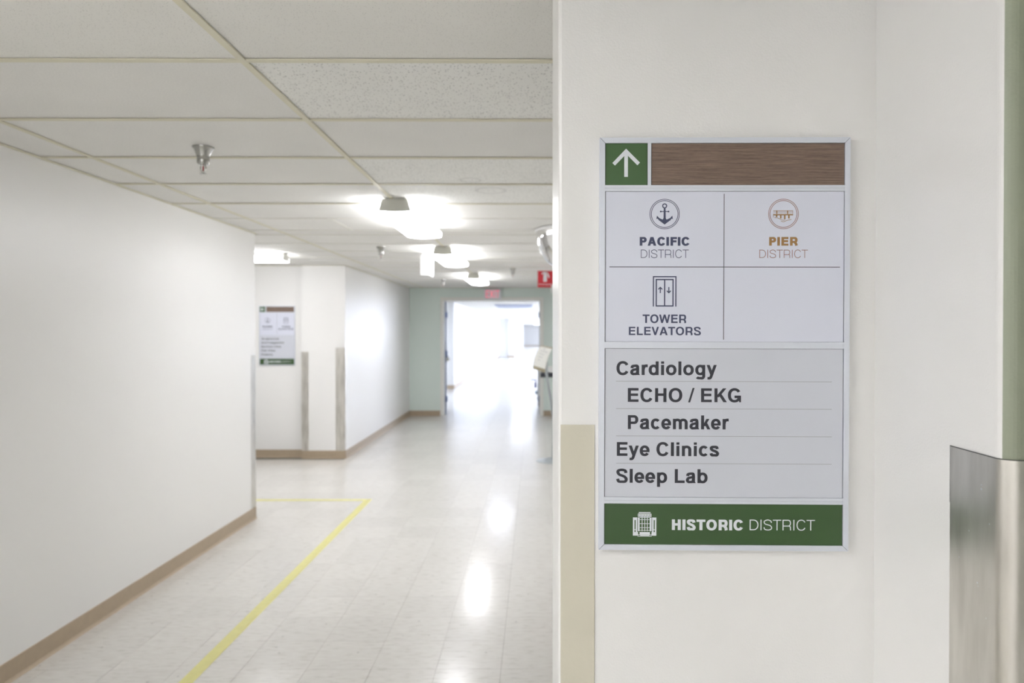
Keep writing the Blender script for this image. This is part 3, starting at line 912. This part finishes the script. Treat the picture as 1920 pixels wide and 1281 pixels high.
def icon_elevator(cx, cy, u):
    q = rect(-22,-28.4,-19.8,28.4)+rect(19.8,-28.4,22,28.4)+rect(-19.8,26.2,19.8,28.4)
    q += rect(-16.8,-28.4,-14.4,23.1)+rect(14.4,-28.4,16.8,23.1)+rect(-14.4,20.8,14.4,23.1)+rect(-14.4,-28.4,14.4,-26)+rect(-1.2,-26,1.2,20.8)
    for x, s in ((-8.1, 1), (7.8, -1)):
        yc = 2.4
        q += rect(x-1,yc-5.6,x+1,yc+5.6)
        q += stroke([(x-3.8,yc+s*1.2),(x,yc+s*5.0),(x+3.8,yc+s*1.2)],1.9,1.9)
    return sc(q, cx, cy, u)
def icon_building(cx, cy, u):
    # measured on a 420 x 440 grid, top-left origin
    Q = []
    def b(x0, y0, x1, y1): Q.extend(rect((x0-210)/9.6, (220-y1)/9.6, (x1-210)/9.6, (220-y0)/9.6))
    b(103,2,315,20); b(88,30,332,44)
    for a0, a1 in ((88,96),(114,128),(190,202),(216,302-70),(302,308),(324,332)): pass
    xs = [88,97,112,126,138,153,165,180,190,203,216,231,243,258,270,284,298,311,324,332]
    for k in range(0, len(xs)-1, 2): b(xs[k],44,xs[k+1],64)
    b(88,64,332,84)
    b(0,98,28,425); b(48,98,78,425); b(28,98,48,144); b(28,312,48,324); b(28,362,48,425)
    b(342,98,372,425); b(392,98,420,425); b(372,98,392,144); b(372,312,392,324); b(372,362,392,425)
    b(88,98,120,345); b(300,98,332,345)
    for x in (158,206,252): b(x,86,x+12,345)
    for x in (122,171,218,266):
        for (y0, y1) in ((94,104),(132,142),(204,214),(276,286),(324,334)): b(x,y0,x+34,y1)
    b(78,360,92,425); b(120,360,305,405); b(333,360,342,425); b(92,410,120,416); b(305,410,333,416)
    b(78,405,342,412); b(130,416,296,438); b(84,430,130,440); b(296,430,336,440)
    return sc(Q, cx, cy, u)

# ---- a directory sign; local origin at the centre of its back, +x right, +z up, viewer at -y
def directory_sign(name, label, loc, rz, roll, S, layout):
    t = thing(name, label, 'sign', loc, rz)
    t.rotation_euler = (0, roll, rz)
    W, H = 464.5, 770.0; fw_ = 10.3; D = 0.013
    # mitred frame bars
    hw, hh = W/2, H/2
    def bar(p, key='silver'):
        m = mb(key); f0 = [(x*S, -D, z*S) for x, z in p]; f1 = [(x*S, 0, z*S) for x, z in p]; n = len(p)
        e = 0.0008
        cxm = sum(x for x, z in p)/n; czm = sum(z for x, z in p)/n
        m.raw(f0+f1, [tuple(range(n)), tuple(reversed(range(n, 2*n)))]+[((i+1) % n, i, n+i, n+(i+1) % n) for i in range(n)])
        return m
    gp = 0.5
    bars = {
        'top': [(-hw+gp, hh), (-hw+fw_+gp, hh-fw_), (hw-fw_-gp, hh-fw_), (hw-gp, hh)],
        'bottom': [(-hw+gp, -hh), (hw-gp, -hh), (hw-fw_-gp, -hh+fw_), (-hw+fw_+gp, -hh+fw_)],
        'left': [(-hw, hh-gp), (-hw, -hh+gp), (-hw+fw_, -hh+fw_+gp), (-hw+fw_, hh-fw_-gp)],
        'right': [(hw, hh-gp), (hw-fw_, hh-fw_-gp), (hw-fw_, -hh+fw_+gp), (hw, -hh+gp)]}
    for k in bars: bar(bars[k]).build('frame_bar', t)
    # backing sheet (reads as the dark gap round the inserts)
    mb('groove').box(-hw*S+0.0015, hw*S-0.0015, -0.0095, -0.0005, -hh*S+0.0015, hh*S-0.0015).build('backing', t)
    ix0, ix1 = -hw+fw_, hw-fw_
    yT = hh
    # rows given in pixels from the top edge
    def y(v): return (hh-v)
    def mull(a, b):
        m = mb('silver')
        m.box(ix0*S, ix1*S, -D+0.0003, -0.0095, y(b)*S, y(b-(b-a)*.47)*S)
        m.box(ix0*S, ix1*S, -D+0.0003, -0.0095, y(a+(b-a)*.47)*S, y(a)*S)
        m.box(ix0*S, ix1*S, -D+0.0012, -0.0095, y(b-(b-a)*.47)*S, y(a+(b-a)*.47)*S)
        m.build('divider', t)
    gap = 0.55
    def panel(nm, key, x0, x1, a, b, label=None, thick=0.0113, g_=gap):
        o = mb(key).bbox(x0*S+g_*2.0*S, x1*S-g_*1.5*S, -thick, -0.0095, y(b)*S+g_*S*.4, y(a)*S-g_*S, 0.0002).build(nm, t)
        if label: o['label'] = label
        return o
    return t, panel, mull, y, ix0, ix1, hw, hh

SY = 0.979e-3
def near_sign():
    # centre of the sign on the wall plane
    s_along = 0.3016
    cx = P0[0]+s_along*cos(WA); cy = P0[1]-s_along*sin(WA)
    S = SY
    t, panel, mull, y, ix0, ix1, hw, hh = directory_sign('directory_sign', 'large framed directory sign with green arrow and wood strip on the near wall',
        (cx, cy, EYE-0.0225), -WA, radians(0.13), S, None)
    A = panel('arrow_panel', 'arrow_green', ix0, ix0+79, 10.3, 88.5, 'green square with a white arrow pointing up')
    w_ = panel('wood_panel', 'wood', ix0+85.5, ix1, 10.3, 88.5, 'brown wood grain strip')
    mb('silver').box((ix0+79)*S, (ix0+85.5)*S, -0.0127, -0.0095, y(88.5)*S, y(10.3)*S).build('divider', t)
    mull(88.5, 99.8); mull(380.5, 392.6); mull(671.0, 683.0)
    D_ = panel('district_panel', 'panel', ix0, ix1, 99.8, 380.5, 'pale blue grey panel with district icons')
    L_ = panel('department_panel', 'panel_low', ix0, ix1, 392.6, 671.0, 'pale grey panel listing departments')
    B_ = panel('footer_panel', 'sign_green', ix0, ix1, 683.0, 759.7, 'dark green band with white lettering')
    # pixel (photo) -> local, undoing the slight lean and taper of the photo
    def P(x, yy):
        k = 771.0/(771.0+(x-1350)/465*4.0)
        return (x+0.0045*(yy-646)-1348.8, (623-yy)*k+23.5)
    pd = 0.01145
    def txt(s, x0, x1, yt, yb, wv, key, parent, wh=None):
        a = P(x0, yb); b = P(x1, yt)
        return print_obj('lettering', text_quads(s, a[0], b[0], P((x0+x1)/2, yb)[1], P((x0+x1)/2, yt)[1], wv, wh), key, parent, pd, S)
    a1, a2, a3 = P(1144.2, 311.7), P(1167.4, 287.6), P(1190.7, 310.9)
    print_obj('arrow', stroke([a1, a2, a3], 6.9, 6.9)+rect(a2[0]-3.4, P(1167, 335)[1], a2[0]+3.4, a2[1]), 'ink_white', A, pd, S)
    # rules on the district panel
    v0 = P(1349.5, 366); v1 = P(1349.5, 637.5); h0 = P(1136, 502.5); h1 = P(1564, 502)
    print_obj('rule', rect(v0[0]-.7, v1[1], v0[0]+.7, v0[1]), 'ink_rule', D_, pd, S)
    print_obj('rule', rect(h0[0], (h0[1]+h1[1])/2-.7, h1[0], (h0[1]+h1[1])/2+.7), 'ink_rule', D_, pd, S)
    c = P(1238.9, 403.9); print_obj('anchor_icon', icon_anchor(c[0], c[1], 1.0), 'ink_navy', D_, pd, S)
    c = P(1459.2, 403.2); rg, pr = icon_pier(c[0], c[1], 1.0)
    print_obj('icon_ring', rg, 'ink_rust', D_, pd, S); print_obj('pier_icon', pr, 'ink_brown', D_, pd, S)
    c = P(1238.8, 547.7); print_obj('elevator_icon', icon_elevator(c[0], c[1], 1.0), 'ink_navy', D_, pd, S)
    txt('PACIFIC', 1192.5, 1285.5, 446.6, 462.7, .285, 'ink_navy', D_, .235)
    txt('DISTRICT', 1194.6, 1283.8, 470.1, 485.5, .082, 'ink_navy', D_, .078)
    txt('PIER', 1432.8, 1485.8, 446.1, 462.1, .285, 'ink_brown', D_, .235)
    txt('DISTRICT', 1414.6, 1504.6, 469.8, 485.0, .082, 'ink_rust', D_, .078)
    txt('TOWER', 1197.7, 1279.1, 590.9, 606.7, .215, 'ink_navy', D_, .178)
    txt('ELEVATORS', 1172.0, 1306.2, 613.9, 629.3, .215, 'ink_navy', D_, .178)
    for s_, x0, x1, yt, yb in (('Cardiology', 1148.8, 1335.9, 678.3, 703.9), ('ECHO / EKG', 1170.0, 1380.8, 728.3, 754.1), ('Pacemaker', 1170.0, 1357.7, 778.9, 804.9),
                               ('Eye Clinics', 1149.3, 1340.1, 829.3, 855.1), ('Sleep Lab', 1148.0, 1318.7, 879.4, 905.3)):
        txt(s_, x0, x1, yt, yb, .218, 'ink_dark', L_, .182)
    for yy in (715.6, 766.8, 818.0, 869.3):
        a = P(1148, yy); b = P(1549, yy)
        print_obj('rule', rect(a[0], (a[1]+b[1])/2-.42, b[0], (a[1]+b[1])/2+.42), 'ink_line', L_, pd, S)
    txt('HISTORIC', 1252.0, 1385.0, 973.8, 993.7, .275, 'ink_white', B_, .225)
    txt('DISTRICT', 1396.8, 1518.2, 973.8, 993.7, .098, 'ink_white', B_, .09)
    c = P(1201.2, 982.8); print_obj('building_icon', icon_building(c[0], c[1], 1.0), 'ink_white', B_, pd, S)
    return t
near_sign()

def far_sign():
    S = 0.4535/464.5
    t, panel, mull, y, ix0, ix1, hw, hh = directory_sign('directory_sign', 'smaller blurred directory sign with left arrow on the side hallway wall',
        (-3.262, YH, EYE-0.044), 0, 0, S, None)
    A = panel('arrow_panel', 'arrow_green', ix0, ix0+72, 10.3, 80, 'green square with a white arrow pointing left')
    panel('wood_panel', 'wood', ix0+84, ix1, 10.3, 80, 'brown wood grain strip')
    mb('silver').box((ix0+72)*S, (ix0+84)*S, -0.0127, -0.0095, y(80)*S, y(10.3)*S).build('divider', t)
    mull(80, 90); mull(376, 386); mull(671, 683)
    D_ = panel('district_panel', 'panel', ix0, ix1, 90, 376, 'pale blue grey panel with two icons')
    L_ = panel('department_panel', 'panel_low', ix0, ix1, 386, 671, 'pale grey panel listing departments')
    B_ = panel('footer_panel', 'sign_green', ix0, ix1, 683, 759.7, 'dark green band with white lettering')
    pd = 0.0116
    cx, cy = ix0+36, y(45)
    print_obj('arrow', stroke([(cx+0, cy+22), (cx-21, cy), (cx+0, cy-22)], 8, 8)+rect(cx-21, cy-4, cx+25, cy+4), 'ink_white', A, pd, S)
    print_obj('rule', rect(-.9, y(368), .9, y(98)), 'ink_rule', D_, pd, S)
    c1, c2 = -hw*.52, hw*.5
    print_obj('anchor_icon', icon_anchor(c1, y(190), 1.35), 'ink_navy', D_, pd, S)
    print_obj('elevator_icon', icon_elevator(c2, y(190), 1.35), 'ink_navy', D_, pd, S)
    def tx(s, x0, x1, yt, yb, wv, key, par): print_obj('lettering', text_quads(s, x0, x1, y(yb), y(yt), wv), key, par, pd, S)
    tx('PACIFIC', c1-66, c1+66, 256, 280, .27, 'ink_navy', D_); tx('DISTRICT', c1-66, c1+66, 290, 313, .09, 'ink_navy', D_)
    tx('TOWER', c2-56, c2+56, 256, 280, .205, 'ink_navy', D_); tx('ELEVATORS', c2-96, c2+96, 288, 311, .205, 'ink_navy', D_)
    for i, (s_, w_) in enumerate((('Acupuncture', 225), ('Anti-Coagulation', 290), ('Nutrition Clinic', 258), ('Pain Clinic', 180), ('Podiatry', 145))):
        tx(s_, ix0+22, ix0+22+w_, 412+i*51, 437+i*51, .2, 'ink_dark', L_)
    print_obj('building_icon', icon_building(-hw+92, y(721), 1.25), 'ink_white', B_, pd, S)
    tx('HISTORIC', -hw+130, -hw+285, 711, 733, .27, 'ink_white', B_); tx('DISTRICT', -hw+292, -hw+415, 711, 733, .1, 'ink_white', B_)
far_sign()

# ------------------------------------------------------------------ corner guards
def guard_box(label, parts, key='steel'):
    m = mb(key)
    for p in parts: m.bbox(*p, 0.0006)
    o = m.build('corner_guard'); tag(o, label, 'corner guard'); return o
GT = 1.39
guard_box('steel corner guard at the end of the long left wall', [(XL, XL+0.002, YC-0.088, YC+0.002, 0.102, GT), (XL-0.088, XL, YC, YC+0.002, 0.102, GT)])
guard_box('narrow steel guard on the left edge of the pilaster, beside the far sign', [(XP-0.002, XP+0.086, YP-0.002, YP, 0.102, 1.34), (XP-0.002, XP, YP, YP+0.07, 0.102, 1.34)])
guard_box('wider steel guard wrapping the right corner of the pilaster', [(XL-0.122, XL+0.002, YP-0.002, YP, 0.102, 1.39), (XL, XL+0.002, YP, YP+0.045, 0.102, 1.39)])
# painted guard on the left corner of the sign wall
m = mb('beige')
mt = Matrix.Translation((P0[0], P0[1], 0)) @ Matrix.Rotation(-WA, 4, 'Z')
m.box(0.004, 0.066, -0.0022, -0.0002, 0.102, 1.414, mt)
m.face([mt @ Vector(p) for p in ((0.066, -0.0022, 0.102), (0.0672, -0.0002, 0.102), (0.0672, -0.0002, 1.414), (0.066, -0.0022, 1.414))])
o = m.build('corner_guard'); tag(o, 'beige painted corner guard left of the large directory sign', 'corner guard')
# bullnose steel guard on the right of the sign wall
t_ = 0.0016
outer = [(XI-t_, 1.059)]+[(XI+R-(R+t_)*cos(a), YF+R-(R+t_)*sin(a)) for a in [radians(9*k) for k in range(11)]]+[(0.745, YF-t_)]
inner = [(XI-0.0002, 1.059)]+[(XI+R-(R+.0002)*cos(a), YF+R-(R+.0002)*sin(a)) for a in [radians(9*k) for k in range(11)]]+[(0.745, YF-.0002)]
m = mb('steel'); z0, z1 = 0.102, 1.414
n = len(outer)
V = [(x, y_, z0) for x, y_ in outer]+[(x, y_, z1) for x, y_ in outer]+[(x, y_, z0) for x, y_ in inner]+[(x, y_, z1) for x, y_ in inner]
Fc = []
for i in range(n-1):
    Fc += [(i, i+1, n+i+1, n+i), (2*n+i+1, 2*n+i, 3*n+i, 3*n+i+1), (n+i, n+i+1, 3*n+i+1, 3*n+i), (i+1, i, 2*n+i, 2*n+i+1)]
Fc += [(0, n, 3*n, 2*n), (n-1, 3*n-1, 4*n-1, 2*n-1)]
m.raw(V, Fc)
o = m.build('corner_guard', smooth=True); tag(o, 'large brushed steel corner guard wrapping the rounded corner right of the sign', 'corner guard')
# dark caulk line along the top and back edge of that guard
m = mb('dark_void')
for i in range(n-1):
    (ax, ay), (bx, by) = outer[i], outer[i+1]
    m.face([(ax, ay, z1), (bx, by, z1), (bx, by, z1+0.0014), (ax, ay, z1+0.0014)])
m.face([(XI-t_, 1.059, 1.33), (XI-t_, 1.0598, 1.33), (XI-t_, 1.0598, z1+.0014), (XI-t_, 1.059, z1+.0014)])
m.build('gap_line', o)

fk = mb('ink_white')
for (yy, zz, r_) in ((0.984, 1.366, 0.0011), (0.984, 1.372, 0.0007), (0.966, 1.322, 0.0008), (1.012, 1.300, 0.0007), (0.992, 1.232, 0.0010), (0.990, 1.228, 0.0006), (1.035, 1.255, 0.0006), (0.972, 1.19, 0.0006)):
    fk.box(XI-t_-0.0004, XI-t_-0.00005, yy-r_, yy+r_, zz-r_*0.9, zz+r_*1.2)
fk = fk.build('paint_fleck', o); fk['kind'] = 'stuff'
# ------------------------------------------------------------------ floor tape
o = mb('tape').box(-1.613, -1.548, -1.0, 6.655, 0.0002, 0.0012).build('floor_tape'); tag(o, 'yellow tape stripe running down the corridor floor', 'floor tape')
o = mb('tape').box(-5.9, -1.548, 6.657, 6.722, 0.0002, 0.0012).build('floor_tape'); tag(o, 'yellow tape stripe crossing into the side hallway', 'floor tape')

# ------------------------------------------------------------------ sprinklers
def sprinkler(x, y, label):
    t = thing('fire_sprinkler', label, 'sprinkler', (x, y, CEIL))
    z = 0.0055
    mb('chrome').lathe([(0.047, 0.004), (0.0465, 0.0), (0.040, -0.006), (0.030, -0.030), (0.028, -0.040), (0.0, -0.040)], seg=28).build('escutcheon', t, smooth=True)
    mb('chrome').lathe([(0.026, -0.040), (0.027, -0.046), (0.0265, -0.068), (0.022, -0.076), (0.012, -0.078), (0.0, -0.078)], seg=20).build('body', t, smooth=True)
    fm = mb('chrome')
    for s in (-1, 1):
        fm.tube([(s*0.009, 0, -0.077), (s*0.0125, 0, -0.088), (s*0.011, 0, -0.100), (s*0.003, 0, -0.112)], 0.0022, 8)
    fm.build('frame_arms', t, smooth=True)
    mb('red_bulb').lathe([(0, -0.079), (0.003, -0.081), (0.0036, -0.092), (0.003, -0.104), (0, -0.106)], seg=10).build('bulb', t, smooth=True)
    d = mb('chrome').lathe([(0, -0.111), (0.004, -0.111), (0.004, -0.114), (0, -0.114)], seg=10)
    for k in range(10):
        a = 2*pi*k/10
        d.raw([(0.003*cos(a-.5), 0.003*sin(a-.5), -0.113), (0.014*cos(a-.2), 0.014*sin(a-.2), -0.1155), (0.014*cos(a+.2), 0.014*sin(a+.2), -0.1155), (0.003*cos(a+.5), 0.003*sin(a+.5), -0.113),
               (0.003*cos(a-.5), 0.003*sin(a-.5), -0.1145), (0.014*cos(a-.2), 0.014*sin(a-.2), -0.117), (0.014*cos(a+.2), 0.014*sin(a+.2), -0.117), (0.003*cos(a+.5), 0.003*sin(a+.5), -0.1145)],
              [(0,1,2,3),(7,6,5,4),(0,4,5,1),(1,5,6,2),(2,6,7,3)])
    d.build('deflector', t)
    return t
sprinkler(-1.506, 3.23, 'large chrome fire sprinkler nearest the camera, on the left part of the ceiling')
sprinkler(-1.515, 6.97, 'small chrome fire sprinkler left of the second ceiling light')
sprinkler(-1.47, 11.3, 'tiny fire sprinkler near the green wall, left of the farthest light')
sprinkler(-0.30, 9.3, 'tiny fire sprinkler right of the farthest ceiling light')

# ------------------------------------------------------------------ edge-on exit sign box hanging from the ceiling
t = thing('exit_sign', 'white box sign hanging edge-on below the ceiling beside the lights', 'sign', (-1.165, 7.64, CEIL))
mb('white_pl').bbox(-0.045, 0.045, -0.09, 0.09, -0.02, -0.0006, 0.003).build('canopy', t)
mb('white_pl').bbox(-0.05, 0.045, -0.15, 0.15, -0.235, -0.02, 0.006).build('housing', t)
for s in (-1, 1):
    mb('exit_face').box(*(sorted((s*0.047-0.002, s*0.047+0.0015))), -0.135, 0.135, -0.222, -0.034).build('face_plate', t)

# lit exit sign above the doorway
t = thing('exit_sign', 'lit exit sign with red letters over the double doorway', 'sign', (-0.806+0.0, YG-0.05, 0))
X_ = 0.166
zt, zb = EYE+(623-542.5)*13.38/1330, EYE+(623-561.5)*13.38/1330
mb('exit_face').bbox(-X_, X_, -0.03, 0.03, zb, zt, 0.004).build('housing', t)
mb('fixture').bbox(-0.06, 0.10, -0.03, 0.03, zt, CEIL-0.0006, 0.003).build('mount', t)
mb('fixture').box(-0.05, 0.05, 0.03, 0.0495, zb+0.04, zt-0.02).build('wall_plate', t)
q = text_quads('EXIT', -X_+0.035, X_-0.035, zb+0.025, zt-0.02, .17)
m = mb('exit_red')
for qd in q:
    if area2(qd) < 0: qd = list(reversed(qd))
    m.face([(x, -0.0305, z) for x, z in qd])
m.build('lettering', t)

# ------------------------------------------------------------------ red fire extinguisher sign on a wall arm
t = thing('extinguisher_sign', 'red fire extinguisher sign projecting on an arm below the ceiling', 'sign', (0.125, 9.0, 0))
zt, zb = EYE+0.778, EYE+0.568
mb('red').bbox(-0.098, 0.098, -0.003, 0.003, zb, zt, 0.001).build('plate', t)
u = 0.2/31.0
def rp(x, yy): return ((x-15)*u, zt-yy*u)
Q = []
def poly(pl): return [[rp(*p) for p in pl]]
Q += poly([(11.2, 12), (15.8+2.2, 12), (18, 20.5), (17.4, 21.6), (11.8, 21.6), (11.2, 20.5)])
Q += poly([(11.2, 12), (11.6, 8), (13, 6.4), (16.4, 6.4), (17.8, 8), (18, 12)])
Q += poly([(12.6, 6.6), (12.4, 4.2), (16.6, 4.2), (16.4, 6.6)])
Q += poly([(8.4, 7.4), (8.0, 5), (11, 2.6), (15, 1.9), (17, 3), (16.6, 5), (12.4, 5.0), (10.4, 6.4)])
Q += [[rp(*p) for p in q4] for q4 in stroke([(17, 3), (19.6, 6), (21.4, 11), (22, 13.5)], 2.6, 2.2)]
m = mb('ink_white')
for qd in Q:
    if area2(qd) < 0: qd = list(reversed(qd))
    m.face([(x, -0.0034, z) for x, z in qd])
m.build('extinguisher_icon', t)
q = text_quads('Fire Extinguisher', -0.085, 0.085, zt-27.8*u, zt-25.2*u, .2)
m = mb('ink_white')
for qd in q:
    if area2(qd) < 0: qd = list(reversed(qd))
    m.face([(x, -0.0034, z) for x, z in qd])
m.build('lettering', t)
mb('white_pl').bbox(0.074, 0.098, -0.02, 0.006, zb-0.07, zb+0.03, 0.003).build('bracket_clamp', t)
mb('white_pl').bbox(0.098, XR-0.125, -0.006, 0.006, zb+0.05, zb+0.09, 0.002).build('bracket_arm', t)

# ------------------------------------------------------------------ convex dome mirror
t = thing('dome_mirror', 'round convex safety mirror dome on the ceiling, cut by the near wall', 'mirror', (0.335, 5.80, CEIL-0.0006))
prof = [(0.329*abs(cos(radians(a)))**0.86, -0.012-0.335*sin(radians(a))**0.95) for a in range(0, 91, 5)]
prof[-1] = (0.0, prof[-1][1])
mb('mirror').lathe(list(reversed(prof)), seg=56).build('dome', t, smooth=True)
mb('white_pl').lathe([(0.310, -0.001), (0.338, -0.001), (0.341, -0.010), (0.336, -0.018), (0.326, -0.017), (0.310, -0.010)], seg=56).build('rim', t, smooth=True)

# ------------------------------------------------------------------ floor sign stand
t = thing('sign_stand', 'floor stand with a curved notice holder beside the doorway', 'sign stand', (0.21, 8.71, 0))
mb('pole').lathe([(0, 0.0), (0.2, 0.0), (0.2, 0.006), (0.19, 0.012), (0.05, 0.018), (0, 0.02)], seg=40).build('base', t, smooth=True)
mb('pole').tube([(0.0, 0, 0.018), (0.012, 0, 0.25), (0.012, 0, 0.50), (-0.02, 0, 0.74), (-0.055, -0.005, 0.95), (-0.078, -0.01, 1.10), (-0.075, 0.02, 1.22)], 0.017, 12).build('pole', t, smooth=True)
# holder: rows from top to bottom, left and right edges
rowsS = [((1014.6, 647.6), (1037.2, 652.0)), ((1010.8, 652.0), (1033.6, 657.5)), ((1007.4, 658.0), (1030.6, 664.5)), ((1004.2, 665.0), (1027.6, 671.6)), ((1001.7, 672.8), (1025.2, 679.6)),
         ((1000.0, 682.0), (1023.0, 689.4)), ((999.2, 691.5), (1021.8, 699.0))]
def hp(px, py, d):
    Yv = 8.71
    return Vector(((px-1004)/1330*Yv-0.21, d, EYE-(py-623)/1330*Yv))
def sheet(key, rows_, th, f0=0.0, f1=1.0, off=0.0):
    m = mb(key); k = len(rows_)
    fr_, bk = [], []
    for i, (a, b) in enumerate(rows_):
        s = i/(k-1); d = 0.05-0.10*s-0.035*sin(pi*s)-off
        A = hp(a[0], a[1], d); B = hp(b[0], b[1], d+0.03)
        P1 = A.lerp(B, f0); P2 = A.lerp(B, f1)
        fr_ += [P1, P2]; bk += [P1+Vector((0, th, 0)), P2+Vector((0, th, 0))]
    n_ = len(fr_); fs_ = []
    for i in range(k-1):
        a = 2*i
        fs_ += [(a, a+2, a+3, a+1), (n_+a, n_+a+1, n_+a+3, n_+a+2), (a, n_+a, n_+a+2, a+2), (a+1, a+3, n_+a+3, n_+a+1)]
    fs_ += [(0, 1, n_+1, n_), (n_-2, 2*n_-2, 2*n_-1, n_-1)]
    m.raw(fr_+bk, fs_); return m
def sub(rows_, s0, s1, n_=6):
    out = []
    for i in range(n_+1):
        s = (s0+(s1-s0)*i/n_)*(len(rows_)-1); j = min(int(s), len(rows_)-2); f = s-j
        out.append(tuple(tuple(rows_[j][e][c]*(1-f)+rows_[j+1][e][c]*f for c in (0, 1)) for e in (0, 1)))
    return out
sheet('tan', rowsS, 0.008).build('holder', t)
def sheet_d(rows_full, s0, s1, off, th, key, f0, f1, name, par, n_=6):
    m = mb(key); fr_, bk = [], []
    rr = sub(rows_full, s0, s1, n_)
    for i, (a, b) in enumerate(rr):
        s = s0+(s1-s0)*i/n_; d = 0.05-0.10*s-0.035*sin(pi*s)-off
        A = hp(a[0], a[1], d); B = hp(b[0], b[1], d+0.03)
        P1 = A.lerp(B, f0); P2 = A.lerp(B, f1); fr_ += [P1, P2]; bk += [P1+Vector((0, th, 0)), P2+Vector((0, th, 0))]
    n2 = len(fr_); fs_ = []
    for i in range(n_):
        a = 2*i
        fs_ += [(a, a+2, a+3, a+1), (n2+a, n2+a+1, n2+a+3, n2+a+2), (a, n2+a, n2+a+2, a+2), (a+1, a+3, n2+a+3, n2+a+1)]
    fs_ += [(0, 1, n2+1, n2), (n2-2, 2*n2-2, 2*n2-1, n2-1)]
    m.raw(fr_+bk, fs_); return m.build(name, par)
pp = sheet_d(rowsS, 0.07, 0.885, 0.004, 0.002, 'paper', 0.02, 0.98, 'notice', t)
for (s0, s1, f0, f1) in ((0.16, 0.20, 0.38, 0.52), (0.27, 0.30, 0.18, 0.78), (0.40, 0.43, 0.2, 0.62), (0.52, 0.55, 0.22, 0.58), (0.64, 0.67, 0.28, 0.46)):
    sheet_d(rowsS, s0, s1, 0.0055, 0.001, 'ink_grey', f0, f1, 'text_line', pp, 1)

# ------------------------------------------------------------------ wall shelf on the right wall with a white carton
t = thing('wall_shelf', 'dark navy shelf on the right wall behind the sign stand', 'shelf', (XR, 11.5, 0.0))
mb('navy').bbox(0.078-XR, 0.0, -0.16, 0.16, 0.86, 0.935, 0.006).build('top', t)
mb('pole').box(-0.3, -0.004, -0.015, 0.015, 0.70, 0.86).build('bracket', t)
t = thing('carton', 'small white carton sitting on the navy wall shelf', 'box', (0.36, 11.5, 0.935))
mb('white_pl').bbox(-0.15, 0.15, -0.1, 0.1, 0.0, 0.075, 0.003).build('body', t)
mb('paper').bbox(-0.152, 0.152, -0.102, 0.102, 0.075, 0.088, 0.002).build('lid', t)

# ------------------------------------------------------------------ cart just past the door
t = thing('utility_cart', 'white wheeled cart with blue fittings just past the doorway', 'cart', (0.26, 15.3, 0))
mb('white_pl').bbox(-0.24, 0.24, -0.25, 0.25, 0.16, 0.20, 0.004).bbox(-0.22, 0.22, -0.23, 0.23, 0.20, 0.78, 0.01).bbox(-0.24, 0.24, -0.25, 0.25, 0.78, 0.82, 0.004).build('body', t)
mb('blue').tube([(-0.24, -0.1, 0.56), (-0.34, -0.1, 0.57), (-0.365, -0.1, 0.565)], 0.012, 8).build('handle', t)
mb('blue').lathe([(0, 0.40), (0.022, 0.40), (0.024, 0.50), (0.010, 0.53), (0.010, 0.555), (0, 0.555)], (-0.262, -0.2, 0), 14).build('bottle_holder', t, smooth=True)
mb('teal').lathe([(0, 0.27), (0.02, 0.27), (0.02, 0.345), (0, 0.345)], (-0.243, -0.25, 0), 14).build('bumper', t, smooth=True)
for sx in (-0.19, 0.19):
    for sy in (-0.2, 0.2):
        wq = mb('rubber').lathe([(0, -0.014), (0.045, -0.014), (0.05, -0.008), (0.05, 0.008), (0.045, 0.014), (0, 0.014)], (sx, sy, 0.05), 18, axis='x')
        wq.mat('pole').box(sx-0.02, sx+0.02, sy-0.012, sy+0.012, 0.10, 0.16).box(sx-0.02, sx-0.016, sy-0.012, sy+0.012, 0.05, 0.10).box(sx+0.016, sx+0.02, sy-0.012, sy+0.012, 0.05, 0.10)
        wq.build('caster', t)

# ceiling vent in the far corridor
t = thing('ceiling_vent', 'grey slotted ceiling vent in the bright corridor past the doorway', 'vent', (-0.66, 22.4, CEIL-0.0006))
mb('vent').box(-0.58, 0.58, -1.1, 1.1, -0.02, 0).build('frame', t)
sm = mb('vent')
for k in range(14): 
    mb('vent').box(-0.54, 0.54, -1.02+0.15*k, -0.94+0.15*k, -0.035, -0.02).build('slat', t)
